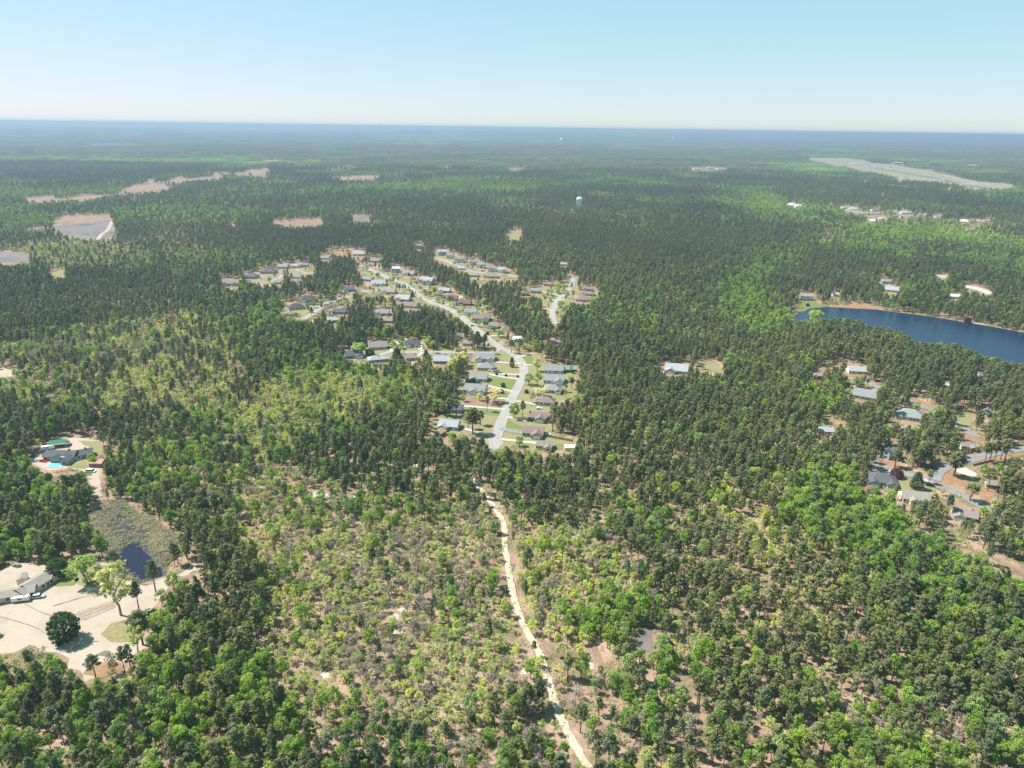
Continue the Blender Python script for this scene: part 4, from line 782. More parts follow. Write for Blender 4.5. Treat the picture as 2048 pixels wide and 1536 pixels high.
# the forest beyond: stands of many small crowns
def stand_mesh(kind, seed):
    rg = np.random.default_rng(900 + seed * 3 + kind)
    cs = []; n = 62; V = []
    for i in range(n):
        x, y = rg.uniform(-31, 31, 2); h = rg.uniform(10, 19); r = rg.uniform(3.0, 4.6)
        d = rg.normal(size=(16, 3)); d[:, 2] = np.abs(d[:, 2]); d /= np.linalg.norm(d, axis=1)[:, None]
        c = np.array([x, y, h - 4]) + d * np.array([r, r, 4.5]) * .8
        V.append(cards(c, d * .9 + rg.normal(size=(16, 3)) * .3, 1.7, rg))
    V = np.concatenate(V); me = bpy.data.meshes.new('stand'); me.from_pydata(V.tolist(), [], np.arange(len(V)).reshape(-1, 4).tolist())
    me.materials.append([M_PINE, M_LEAF][kind]); me.update(); return me
STANDS = [stand_mesh(0, s) for s in range(4)] + [stand_mesh(1, s) for s in range(3)]
PP = []; sel = []; scl = []
for y0, y1, s, g, gz in ((3700, 7600, 56, 1.0, 1.1), (7600, 15000, 105, 1.95, 1.5), (15000, 33000, 230, 4.2, 2.2)):
    for y in np.arange(y0, y1, s):
        xs = np.arange(-(0.76 * y), 0.76 * y, s); m = len(xs)
        x = xs + npr.uniform(-.3, .3, m) * s; yy = y + npr.uniform(-.3, .3, m) * s
        zz = hgt(x, yy); q = np.stack([x, yy, zz], 1); uv = proj(q)
        ok = ~look(MASK_CLEAR, uv, False) & ~look(MASK_CLEAR, uv + np.array([0, -3]), False) & ~look(MASK_CLEAR, uv + np.array([0, -7 if y < 5500 else -3]), False)
        f = vnoise(x, yy * .55, 420, 71) * .5 + vnoise(x, yy * .5, 1500, 72) * .5
        ok &= (vnoise(x, yy * .6, 600, 73) * .6 + vnoise(x, yy, 190, 74) * .4) < .80
        k = np.where(f > .66 + npr.normal(size=m) * .05, npr.integers(4, 7, m), npr.integers(0, 4, m))
        PP.append(q[ok]); sel.append(k[ok]); scl.append(np.stack([np.full(m, g), np.full(m, g), gz * npr.uniform(.8, 1.15, m)], 1)[ok])
PP = np.concatenate(PP)
scatter('distant_forest', PP, STANDS, np.concatenate(sel), np.concatenate(scl), npr.uniform(0, 6.28, len(PP)), 'dark forest reaching the hazy horizon with pale green stripes', 'distant forest')
# ------------------------------------------------------------------ single trees and bushes seen on their own: kind, zoom, base x, y, top y, label, width factor
def spot(kind, z, bx, by, ty, label, wf=1.0, var=0, group=None):
    u, v = Z(z, bx, by); vt = Z(z, bx, ty)[1]; p = at(u, v)
    lo, hi = 0.5, 60.0
    for _ in range(30):
        m = (lo + hi) / 2
        if proj([(p[0], p[1], m)])[0][1] > vt: lo = m
        else: hi = m
    h0 = (TREES[kind][var % KINDS[kind]] if kind in TREES else EXTRA[kind])[3]
    if kind in ('pine', 'leafy', 'budding', 'bare'): wf *= {'pine': 1.5, 'leafy': 1.3, 'budding': 1.45, 'bare': 1.4}[kind]
    return tree_thing(kind, p[0], p[1], label, m / h0, m / h0 * wf, var, None, group)
SPOTS = [
 ('cedar', 'B', 890, 584, 480, 'dark conical evergreen alone on the lawn inside the street bend', .95, 0),
 ('leafy', 'B', 1058, 765, 648, 'round bright green tree close to the street kerb, left of its twin', .85, 0), ('leafy', 'B', 1150, 775, 640, 'round bright green tree right of its twin, in front of grey roofed houses', .8, 1),
 ('leafy', 'B', 1150, 628, 500, 'bright green tree shading the lawn above the round twin trees', .9, 2), ('leafy', 'B', 910, 1112, 945, 'tall leafy oak standing on the lawn right of the street, long shadow', .75, 3),
 ('pine', 'B', 1000, 1098, 925, 'slim pine with bare trunk just right of the tall leafy lawn oak', .8, 1), ('pine', 'B', 492, 1270, 1000, 'big spreading pine in front yard left of the street, wide shadow', 1.15, 0),
 ('pine', 'B', 440, 1215, 1010, 'pine standing close behind the big spreading yard pine', 1.0, 2), ('pine', 'B', 570, 1180, 1030, 'darker pine right of the big spreading yard pine', 1.0, 3),
 ('pine', 'B', 635, 1040, 870, 'thin trunked pine on the bare yard left of the street', .8, 4), ('budding', 'B', 705, 950, 815, 'olive green oak at the kerb end of the bare yard', 1.2, 1), ('budding', 'B', 560, 930, 850, 'olive green oak on the bare yard by a long drive', 1.3, 2),
 ('bare', 'B', 1095, 948, 830, 'young bare tree on the dry lawn right of the street', .7, 1), ('pine', 'B', 1305, 1245, 960, 'very tall pine beside the privacy fence right of tan houses', .6, 5), ('pine', 'B', 712, 452, 378, 'rounded pine at the corner of the two streets', 1.2, 6),
 ('pine', 'B', 540, 385, 215, 'tall pine above the cross street, left of its neighbour', .9, 0), ('pine', 'B', 615, 388, 240, 'tall pine above the cross street, nearest the main street', .9, 1), ('pine', 'B', 485, 375, 250, 'shorter pine left of two tall ones above the cross street', .9, 2),
 ('pine', 'B', 885, 440, 300, 'left pine of the pair on pine straw below the white roof', .9, 3), ('pine', 'B', 970, 450, 290, 'right pine of the pair on pine straw below the white roof', .9, 4),
 ('leafy', 'B', 412, 272, 155, 'bright green round tree at a street corner beside taupe houses', .95, 4), ('leafy', 'B', 320, 215, 60, 'large dull green tree by the upper end of the street', 1.1, 5),
 ('shrub', 'B', 800, 788, 745, 'small dark shrub in the middle of the green lawn', .9, 0), ('redbush', 'B', 780, 850, 812, 'small dark red tree on the lawn left of the street', 1.3, 0),
 ('budding', 'B', 345, 480, 355, 'tall yellow green tree crossing the cross street, topmost of three', 1.1, 0), ('budding', 'B', 375, 570, 430, 'yellow green tree in the middle of a row of three', 1.2, 3), ('budding', 'B', 310, 640, 500, 'yellow green tree lowest of the row of three', 1.2, 4),
 ('leafy', 'B', 965, 1395, 1295, 'bright green tree right of the road end', .9, 0), ('shrub', 'B', 490, 750, 695, 'dark round shrub behind a grey house, left of its twin', 1, 0), ('shrub', 'B', 440, 745, 700, 'dark round shrub at far corner of a grey house', 1, 0),
 ('pine', 'B', 250, 1085, 895, 'dark pine hiding a blue grey house left of the street', 1.1, 0), ('pine', 'B', 320, 1075, 915, 'dark pine overhanging the wall of the hidden blue grey house', 1.1, 4), ('pine', 'B', 190, 1080, 930, 'dark pine left of the hidden blue grey house', 1.1, 5),
 ('budding', 'B', 1150, 870, 800, 'low olive tree in front of grey hip roofed house', 1.5, 5), ('budding', 'B', 1215, 880, 800, 'low olive tree touching the grey hip roofed house', 1.5, 2), ('shrub', 'B', 1040, 850, 815, 'dark shrub on the dry lawn near the bare young tree', 1.2, 0),
 ('redbush', 'B', 735, 668, 640, 'small brown shrub beside a long concrete drive', .9, 0), ('shrub', 'B', 830, 682, 655, 'small dull shrub halfway along a long concrete drive', .9, 0), ('shrub', 'B', 950, 690, 665, 'small dull shrub at the street end of a long drive', .9, 0),
 ('leafy', 'B', 620, 180, 110, 'green tree in front of brown roofed house by upper street', .9, 1), ('pine', 'B', 1400, 1100, 960, 'tall pine at the wood edge behind tan roofed houses', .9, 2), ('shrub', 'B', 640, 255, 220, 'small bush on the dry lawn by the upper street', .9, 0),
 ('leafy', 'C', 498, 935, 780, 'pale green tree on the grass between pond and tan building', 1.1, 1), ('densetree', 'C', 335, 885, 790, 'dense rounded green tree beside the tan building', 1.2, 0), ('densetree', 'C', 375, 1250, 1098, 'round dark green bush tree alone on the bright sand', 1.0, 0),
 ('budding', 'C', 690, 1112, 830, 'tall thin yellow green tree with long bare trunk on the sand', .55, 1), ('pine', 'C', 793, 1085, 915, 'slender leaning tree right of the tall thin yellow one', .7, 1), ('pine', 'C', 888, 985, 795, 'pine with rounded crown at the pond bank', .9, 2),
 ('pine', 'C', 815, 1280, 1085, 'small green pine at the edge of grass beside the sand', .9, 3), ('budding', 'C', 785, 1320, 1165, 'thin bright green sapling leaning over grey sand', .7, 3), ('pine', 'C', 548, 1485, 1335, 'lone pine below the sand with a full round crown', 1.1, 2),
 ('pine', 'C', 712, 1440, 1285, 'slim pine at the lower edge of the sand, left of two', .7, 4), ('pine', 'C', 748, 1425, 1275, 'slim pine at the lower edge of the sand, right of two', .6, 5), ('bare', 'C', 650, 1440, 1330, 'thin bare sapling left of two slim pines', .6, 2),
 ('leafy', 'C', 530, 255, 190, 'low green tree on the lawn right of grey compound house', 1.1, 2), ('leafy', 'C', 990, 960, 865, 'yellow green tree on the bank right of pond', 1.0, 4), ('leafy', 'C', 925, 1045, 965, 'low green tree above the sand right of the tall thin ones', 1.2, 5),
 ('cedar', 'F', 1140, 1080, 938, 'broad dark egg shaped evergreen on the lawn by lake houses', 1.3, 0), ('redbush', 'F', 975, 985, 912, 'round dark red tree on lawn by the lake road', 1.2, 0), ('pine', 'F', 1245, 1040, 920, 'grey green pine over the parked cars by lake road', 1.1, 4),
 ('pine', 'F', 1455, 975, 765, 'big flat topped pine above the pale patio', 1.25, 0), ('leafy', 'F', 1140, 440, 350, 'bright green tree above the lake road bend', 1.1, 2), ('leafy', 'F', 665, 235, 140, 'rounded green tree behind grey roofed house by lake road', 1.1, 3),
 ('cedar', 'F', 560, 270, 195, 'dark cone shaped evergreen left of the rounded green tree', 1.2, 0), ('pine', 'F', 1715, 865, 690, 'tall pine with bare trunk by side road, left of its row', .8, 1), ('pine', 'F', 1755, 855, 680, 'tall pine with bare trunk, second from left in its row', .8, 3),
 ('pine', 'F', 1800, 845, 670, 'tall pine with bare trunk in the middle of its row', .8, 4), ('pine', 'F', 1850, 835, 660, 'tall pine with bare trunk, fourth in its row by side road', .8, 5), ('pine', 'F', 1890, 830, 655, 'tall pine with bare trunk at right end of its row', .8, 6),
 ('pine', 'F', 1740, 1100, 900, 'dark pine on orange pine straw beside white furniture', 1, 2), ('pine', 'F', 1590, 1185, 1030, 'broad pine leaning over the lower lake road', 1.3, 3), ('pine', 'F', 1890, 1310, 1130, 'pine with straight trunk by the lower lake road', 1.1, 4), ('pine', 'F', 1945, 1350, 1160, 'pine with straight trunk, lowest by the lake road', 1.0, 5),
 ('pine', 'F', 960, 900, 740, 'dark pine hiding a blue grey house by lake road', 1.1, 6), ('pine', 'F', 1120, 880, 700, 'dark pine right of the hidden blue grey house', 1.1, 0), ('pine', 'F', 1210, 870, 690, 'tall dark pine on the straw beside road fork', 1.2, 1), ('pine', 'F', 740, 860, 700, 'pine at the left end of lower lake road', 1.1, 2),
 ('leafy', 'E', 483, 420, 292, 'pale green tree reaching into the lake at its left end', .9, 0), ('leafy', 'E', 285, 400, 325, 'pale green rounded tree at the left tip of the lake', 1.1, 1), ('shrub', 'E', 430, 272, 248, 'small round bush on the lakeside lawn', 1.1, 0), ('redbush', 'E', 1625, 392, 355, 'dark red tree on the far lake bank', 1.2, 0),
 ('leafy', 'D', 1470, 585, 490, 'bright green tree on the lawn beside the right hand road', .9, 1), ('cedar', 'D', 115, 622, 560, 'dark pointed evergreen left of the upper street', 1, 0), ('shrub', 'D', 400, 688, 665, 'small dark bush by the upper street', 1, 0), ('leafy', 'D', 503, 730, 680, 'small green tree on lawn in front of dark red roof', .9, 2),
 ('leafy', 'D', 547, 790, 740, 'small round green tree at a drive by the upper street', 1, 3), ('leafy', 'D', 320, 605, 520, 'dark green tree on the lawn above the upper street bend', 1.3, 4), ('leafy', 'D', 205, 570, 530, 'small green tree on lawn before cream two storey house', 1, 5),
 ('cedar', 'A', 1700, 615, 562, 'dark evergreen between pale houses by the upper street', 1, 0), ('cedar', 'A', 1580, 1140, 1025, 'broad dark evergreen beside the cross street, left of two', 1.6, 0), ('cedar', 'A', 1810, 1110, 1040, 'broad dark evergreen beside the cross street, right of two', 1.5, 0),
 ('budding', 'A', 1265, 1085, 985, 'yellow green tree right of dark slate roofed house', 1.3, 4), ('shrub', 'A', 1360, 1080, 1035, 'dark round shrub on lawn by cross street', 1.5, 0), ('budding', 'A', 1820, 1020, 930, 'yellow green tree beside the white house with fence', 1.1, 3), ('shrub', 'A', 1390, 0, -20, 'x', 1, 0),
]
for s in SPOTS:
    if s[5] != 'x': spot(*s)
def yard_trees():
    rg = random.Random(31); done = []; seen = {}
    HP = [(Z(h_[0], h_[1], h_[2]), h_[7]) for h_ in HS if h_[7] != 'x']
    for _ in range(9000):
        if len(done) >= 220: break
        u, v = rg.uniform(470, 1250), rg.uniform(490, 850); q = np.array([[u, v]])
        if not look(MASK_CLEAR, q, False)[0] or look(MASK_HARD, q, False)[0] or (v > 690 and 930 < u < 1090): continue
        if v > 700 and rg.random() < .8: continue
        if any(abs(u - a) < 5 and abs(v - b) < 4 for a, b in done): continue
        hgt_px = rg.uniform(5, 11) * ppm(u, v)
        if look(MASK_HARD, np.array([[u, v - hgt_px * .5]]), False)[0] and rg.random() < .75: continue
        done.append((u, v)); kd_ = rg.choice(['leafy', 'pine', 'pine', 'leafy', 'budding']); (hp, hl) = min(HP, key=lambda t: (t[0][0] - u) ** 2 + (t[0][1] - v) ** 2 * 4)
        ws = hl.split(',')[0].split()[:9]
        while ws[-1] in ('the', 'of', 'in', 'at', 'on', 'by', 'with', 'and', 'a', 'below', 'above', 'behind', 'beside', 'left', 'right', 'to', 'right beside', 'under', 'near', 'between', 'among', 'beyond', 'before', 'twin', 'small', 'dark', 'pale', 'front', 'just', 'long'): ws.pop()
        nm = ('green' if kd_ == 'leafy' else 'dark' if kd_ == 'pine' else 'yellowish') + ' ' + ('pine' if kd_ == 'pine' else 'yard tree'); key = (nm, hl); seen[key] = seen.get(key, 0) + 1
        od = ['', 'second ', 'third ', 'fourth ', 'fifth ', 'sixth ', 'seventh '][min(6, seen[key] - 1)]
        p = at(u, v); s_ = rg.uniform(.42, .85)
        tree_thing(kd_, p[0], p[1], (od + nm + ' by the ' + ' '.join(ws)), s_, s_ * rg.uniform(1.1, 1.5), rg.randrange(5), None, 'yard trees of the neighbourhood')
yard_trees()
hedge = MB()
def hedge_row(z, pts, n, hh, label):
    G = [Vector(at(*Z(z, *p))[:2]) for p in pts]; rg = np.random.default_rng(len(label)); cs = []
    for i in range(n):
        t = i / (n - 1) * (len(G) - 1); k = min(len(G) - 2, int(t)); q = G[k].lerp(G[k + 1], t - k)
        for zz in np.linspace(.6, hh - .5, 4): cs.append((q.x + rg.normal() * .2, q.y + rg.normal() * .2, zz * rg.uniform(.9, 1.1)))
    V = clumps(np.array(cs), [1.1] * len(cs), 22, 0.25, rg, out=1.2)
    c = V.mean(0); c[2] = 0; me = bpy.data.meshes.new('hedge'); me.from_pydata((V - c).tolist(), [], np.arange(len(V)).reshape(-1, 4).tolist()); me.materials.append(M_CEDAR)
    o = link('hedge', me, None, tuple(c)); tag(o, label, 'hedge')
hedge_row('A', [(990, 712), (1060, 700), (1190, 680)], 20, 5.5, 'tall dark evergreen hedge above the pale loop road')
hedge_row('A', [(940, 775), (1080, 762)], 14, 5, 'tall dark evergreen hedge below the pale loop road')
hedge_row('F', [(1520, 790), (1680, 765)], 14, 3.5, 'clipped dark hedge in front of taupe gabled house')
hedge_row('A', [(850, 675), (980, 665)], 12, 2.5, 'low hedge along the lawn of the dark hip roofed house')

# ------------------------------------------------------------------ houses
ROOFC = {'slate': (.15, .16, .18), 'grey': (.36, .36, .37), 'pale': (.50, .515, .54), 'taupe': (.36, .31, .29), 'brown': (.33, .25, .23), 'dark': (.12, .115, .12), 'orange': (.62, .40, .27), 'tan': (.42, .375, .34), 'red': (.26, .16, .15), 'teal': (.24, .44, .38), 'green': (.05, .25, .16), 'white': (.8, .82, .85), 'greenish': (.36, .42, .40)}
WALLC = {'white': (.78, .78, .76), 'grey': (.44, .48, .50), 'cream': (.72, .66, .52), 'sage': (.40, .44, .38), 'blue': (.50, .58, .66), 'brick': (.36, .21, .16), 'tan': (.6, .5, .38)}
def roofm(k): return plain('roof_' + k, tuple(c * .58 for c in ROOFC[k]), 0.85, 0.2, 0.13, 1.3)
def wallm(k): return plain('wall_' + k, tuple(c * .8 for c in WALLC[k]), 0.85, 0.2, 0.05, 0.6)
M_GLASS = plain('window_glass', (.03, .04, .05), 0.12, 0.5, 0.05)
M_TRIM = plain('white_trim', (.78, .78, .76), 0.6, 0.3, 0.04)
M_DOOR = plain('door_paint', (.25, .09, .07), 0.5, 0.3, 0.1)
M_BRICK = plain('brick', WALLC['brick'], 0.9, 0.1, 0.15, 3)
def roof_solid(mb, x0, x1, y0, y1, e, sl, hip, axis, o=0.45, th=0.2):
    x0 -= o; x1 += o; y0 -= o; y1 += o; e = e - o * sl
    if axis == 'y': pts = lambda a, b, z: (b, a, z); a0, a1, b0, b1 = y0, y1, x0, x1
    else: pts = lambda a, b, z: (a, b, z); a0, a1, b0, b1 = x0, x1, y0, y1
    bm_ = (b0 + b1) / 2; rise = (b1 - b0) / 2 * sl; hp = min((b1 - b0) / 2 * hip, (a1 - a0) / 2 - .3)
    V = []
    for dz in (0, -th):
        V += [pts(a0, b0, e + dz), pts(a1, b0, e + dz), pts(a1, b1, e + dz), pts(a0, b1, e + dz), pts(a0 + hp, bm_, e + rise + dz), pts(a1 - hp, bm_, e + rise + dz)]
    mb.add(V, [(0, 1, 5, 4), (2, 3, 4, 5), (3, 0, 4), (1, 2, 5), (6, 10, 11, 7), (8, 11, 10, 9), (9, 10, 6), (7, 11, 8), (0, 6, 7, 1), (1, 7, 8, 2), (2, 8, 9, 3), (3, 9, 6, 0)] if hip else
           [(0, 1, 5, 4), (2, 3, 4, 5), (6, 10, 11, 7), (8, 11, 10, 9), (0, 6, 7, 1), (2, 8, 9, 3), (0, 4, 10, 6), (4, 3, 9, 10), (1, 7, 11, 5), (5, 11, 8, 2)])
    return e + rise
def wall_solid(mb, x0, x1, y0, y1, e, sl, hip, axis):
    if hip: mb.box(x0, x1, y0, y1, -.2, e - .12); return
    if axis == 'y': pts = lambda a, b, z: (b, a, z); a0, a1, b0, b1 = y0, y1, x0, x1
    else: pts = lambda a, b, z: (a, b, z); a0, a1, b0, b1 = x0, x1, y0, y1
    r = (b1 - b0) / 2 * sl; m = (b0 + b1) / 2; e -= .22
    V = [pts(a, b, z) for a in (a0, a1) for b, z in ((b0, -.2), (b1, -.2), (b1, e), (m, e + r), (b0, e))]
    mb.add(V, [(0, 1, 2, 3, 4), (9, 8, 7, 6, 5), (0, 5, 6, 1), (1, 6, 7, 2), (2, 7, 8, 3), (3, 8, 9, 4), (4, 9, 5, 0)])
def house(z, x, y, wz, yaw, roof, wall, label, hip=0, wings=((-.22, .42, 3.2),), two=False, near=1, dep=.74, group=None, name='house', chimney=None, sl=.58):
    u, v = Z(z, x, y); u2, v2 = u, v; p = at(u, v, 2.6 if not two else 4.2); s = ppm(u, v, 2.6)
    w_ = wz / ZM[z][2] / s; w_ = max(7, w_); d = max(6.5, w_ * dep); e = 5.6 if two else 3.0
    r = empty(name, (p[0], p[1], 0.0), R(yaw)); tag(r, label, 'house' if name == 'house' else 'building', group or 'houses of the neighbourhoods')
    W = MB(); Rf = MB(); hx, hy = w_ / 2 - .5, d / 2 - .5
    wall_solid(W, -hx, hx, -hy, hy, e, sl, hip, 'x'); topz = roof_solid(Rf, -hx, hx, -hy, hy, e, sl, hip, 'x')
    fronts = []
    for cx, fr, ext in wings:
        ww = w_ * fr; x0 = cx * w_ - ww / 2; x1 = x0 + ww; x0 = max(x0, -hx + .03); x1 = min(x1, hx - .03)
        if ext > 0: ya, yb = -hy - ext, 0
        else: ya, yb = 0, hy - ext
        wall_solid(W, x0, x1, ya, yb, e - .03, sl * .98, 0, 'y'); roof_solid(Rf, x0, x1, ya, yb, e - .01, sl * .98, 0, 'y')
        fronts.append((x0, x1, ya, ext))
    W.build('wall', wallm(wall), r); rm = roofm(roof)
    rf = Rf.build('roof', rm, r)
    if chimney or (near and rng.random() < .35):
        MB().box(hx * .45, hx * .45 + 1, -.2, .7, e, topz + .9).build('chimney', M_BRICK, rf)
    if near:
        def win(x0, x1, y0, y1, z0=.95, z1=2.2): MB().box(x0, x1, y0, y1, z0, z1).build('window', M_GLASS, r)
        lv = ((.95, 2.2), (3.6, 4.8)) if two else ((.95, 2.2),)
        for z0, z1 in lv:
            for t in np.linspace(-.42, .42, 5):
                xx = t * w_
                if any(a - .8 < xx < b + .8 for a, b, _, ex in fronts if ex > 0): continue
                win(xx - .6, xx + .6, -hy - .05, -hy + .1, z0, z1)
            for sx in (-1, 1): win(sx * hx - .05 if sx > 0 else -hx - .05, sx * hx + .05 if sx > 0 else -hx + .05, -.7, .7, z0, z1)
            for a, b, ya, ex in fronts:
                if ex <= 0: continue
                m = (a + b) / 2
                if z0 > 2 or (b - a) < 5: win(m - .75, m + .75, ya - .05, ya + .1, z0, z1)
        if fronts and fronts[0][3] > 0 and fronts[0][1] - fronts[0][0] > 5:
            a, b, ya, ex = fronts[0]; m = (a + b) / 2
            MB().box(m - 2.3, m + 2.3, ya - .06, ya + .1, 0, 2.3).build('garage_door', M_TRIM, r)
        dx = .12 * w_; MB().box(dx - .5, dx + .5, -hy - .07, -hy + .1, 0, 2.1).build('door', M_DOOR, r)
    return r
SHORT_FAR = 'A' 
for hs in HS:
    if hs[7] == 'x': continue
    z, x, y, wz, yaw, rc, wc, lb, hip, wg = hs[:10]; two = hs[10] if len(hs) > 10 else False
    lb = ' '.join(lb.split()[:16])
    nearf = 1 if wz / ZM[z][2] > 19 else 0
    house(z, x, y, wz, yaw, rc, wc, lb, hip, wg, two, nearf)
# the distant close of villas
POS = ['at its left end', 'second from its left end', 'left of its centre', 'before its centre', 'at the top of it', 'at its middle', 'at the bottom of it', 'behind its centre', 'in its centre', 'in its right half', 'at its rear', 'right of its centre', 'toward its right end', 'at its right end', 'right of the main cluster', 'between two white houses', 'at the far right', 'low on the right', 'alone in woods before it', 'left of it in trees', 'left of it beside another white one', 'at its left front', 'before its middle']
for (x, y, rc, ad), ps in zip(FARH, POS):
    house('G', x, y, 62, rng.uniform(-20, 20), rc, rng.choice(['white', 'cream']), ad + ' house of the distant villa cluster, ' + ps, rng.choice([0, 1]), (), False, 0, .7, 'villas of the distant cluster')

# compound on the left: one grey house with an angled wing
house('C', 355, 195, 150, 0, 'slate', 'grey', 'long grey roofed house with pool in front, alone in the left woods', 0, ((.40, .36, 5.5), (-.05, .3, 2.4)), False, 1, .5, None, 'house')
house('C', 450, 190, 120, 28, 'slate', 'white', 'white walled wing house at the right of the long grey house', 0, (), False, 1, .55)
# tan building lower left
def tan_building():
    house('C', 205, 922, 190, 70, 'tan', 'cream', 'tan roofed main building on the sandy yard, cream gable toward the van', 0, (), False, 1, .5, 'tan buildings on the sand', 'building', sl=.42)
    house('C', 258, 893, 70, 15, 'tan', 'cream', 'small tan roofed side block right of the main building on the sand', 0, (), False, 1, .7, 'tan buildings on the sand', 'building', sl=.36)
    house('C', 50, 985, 215, 24, 'tan', 'cream', 'long low tan roofed wing with dark open bays at the picture edge', 0, (), False, 1, .36, 'tan buildings on the sand', 'building', sl=.36)
tan_building()
# sheds and canopies
def shed(z, x, y, w_, d, h, yaw, roof, wall, label, openside=False, name='shed'):
    u, v = Z(z, x, y); p = at(u, v, h / 2); r = empty(name, (p[0], p[1], 0), R(yaw)); tag(r, label, 'shed' if not openside else 'canopy')
    Rf = MB(); roof_solid(Rf, -w_ / 2, w_ / 2, -d / 2, d / 2, h, .35, 0, 'x', .2, .1); Rf.build('roof', roofm(roof), r)
    if openside:
        for sx in (-1, 1):
            for sy in (-1, 1): MB().box(sx * (w_ / 2 - .2) - .08, sx * (w_ / 2 - .2) + .08, sy * (d / 2 - .2) - .08, sy * (d / 2 - .2) + .08, -.1, h - .05).build('post', M_TRIM, r)
    else:
        W = MB(); wall_solid(W, -w_ / 2 + .05, w_ / 2 - .05, -d / 2 + .05, d / 2 - .05, h, .35, 0, 'x'); W.build('wall', wallm(wall), r)
        MB().box(-.5, .5, -d / 2 - .02, -d / 2 + .1, 0, 1.9).build('door', M_DOOR, r)
    return r
shed('C', 335, 135, 10, 7, 3.2, 18, 'green', 'white', 'dark green roofed open canopy behind the grey compound house', True, 'canopy')
shed('C', 558, 247, 8, 6, 3.0, 0, 'orange', 'brick', 'red roofed shed at the right edge of the compound yard')
shed('B', 1495, 1412, 9, 5, 2.6, 0, 'white', 'white', 'small white garden shed on the lawn right of the road end')
shed('B', 1478, 608, 10, 7, 3.0, 10, 'teal', 'white', 'teal canopy over yard clutter behind the topmost right house', True, 'canopy')
shed('B', 735, 628, 5, 4, 2.5, 0, 'slate', 'grey', 'tiny dark shed beside plain grey hip roofed house')
shed('F', 768, 28, 8, 6, 3, 0, 'teal', 'white', 'teal roofed shed among pines near the lake')
shed('C', 128, 905, 5, 4, 2.8, -62, 'tan', 'cream', 'small tan lean-to behind the main building on sand')
# fences
def fence(z, pts, h, col, label):
    G = [Vector(at(*Z(z, *p))[:2]) for p in pts]; r = empty('fence', (G[0].x, G[0].y, 0)); tag(r, label, 'fence'); o = G[0]
    pm = MB(); k = 0
    for i in range(len(G) - 1):
        a = G[i] - o; b = G[i + 1] - o; d = (b - a).normalized(); nn = Vector((-d.y, d.x)) * .04
        pm.add([(a.x - nn.x, a.y - nn.y, 0.02), (b.x - nn.x, b.y - nn.y, 0.02), (b.x + nn.x, b.y + nn.y, 0.02), (a.x + nn.x, a.y + nn.y, 0.02), (a.x - nn.x, a.y - nn.y, h), (b.x - nn.x, b.y - nn.y, h), (b.x + nn.x, b.y + nn.y, h), (a.x + nn.x, a.y + nn.y, h)],
               [(3, 2, 1, 0), (4, 5, 6, 7), (0, 1, 5, 4), (1, 2, 6, 5), (2, 3, 7, 6), (3, 0, 4, 7)])
        L = (b - a).length; n = max(1, int(L / 4))
        for j in range(n + 1):
            if k > 30: break
            q = a.lerp(b, j / n); MB().box(q.x - .09, q.x + .09, q.y - .09, q.y + .09, -.1, h + .12).build('post', col, r); k += 1
    pm.build('panel', col, r)
M_WOOD = plain('fence_wood', (.28, .21, .16), .9, .1, .15, 1)
fence('B', [(1265, 1305), (1400, 1330), (1515, 1352)], 1.9, M_WOOD, 'brown wooden privacy fence behind the lowest right houses')
fence('B', [(1235, 1160), (1300, 1165), (1360, 1180)], 1.9, M_WOOD, 'brown wooden fence beside the very tall pine')
fence('A', [(1550, 968), (1640, 955), (1660, 970)], 1.8, M_TRIM, 'white vinyl fence behind the white house with dark roof')
fence('A', [(1550, 968), (1600, 1000), (1640, 1000)], 1.8, M_TRIM, 'white vinyl fence on the lawn left of the white house')
fence('D', [(390, 525), (430, 512), (480, 520)], 1.8, M_TRIM, 'white fence round yard of the pale blue roofed house')
fence('F', [(1620, 890), (1690, 872), (1790, 850)], 1.5, M_WOOD, 'dark wooden fence below the side road near pines')
fence('A', [(840, 685), (960, 684)], 1.6, M_WOOD, 'low brown fence along the hedge by the loop road')
# pool, patio things
def pool():
    u, v = Z('C', 316, 258); p = at(u, v); r = empty('swimming_pool', (p[0], p[1], 0), R(2)); tag(r, 'bright blue swimming pool with pale rim in front of compound house', 'swimming pool')
    o = MB(); o.box(-5.2, 5.2, -3.2, 3.2, .02, .25); o.build('rim', M_CONC, r)
    mb = MB(); n = 24; mb.add([(4.6 * math.cos(t) , 2.6 * math.sin(t), .262) for t in np.linspace(0, 2 * math.pi, n, endpoint=False)], [tuple(range(n))]); mb.build('pool_water', M_POOL, r)
pool()
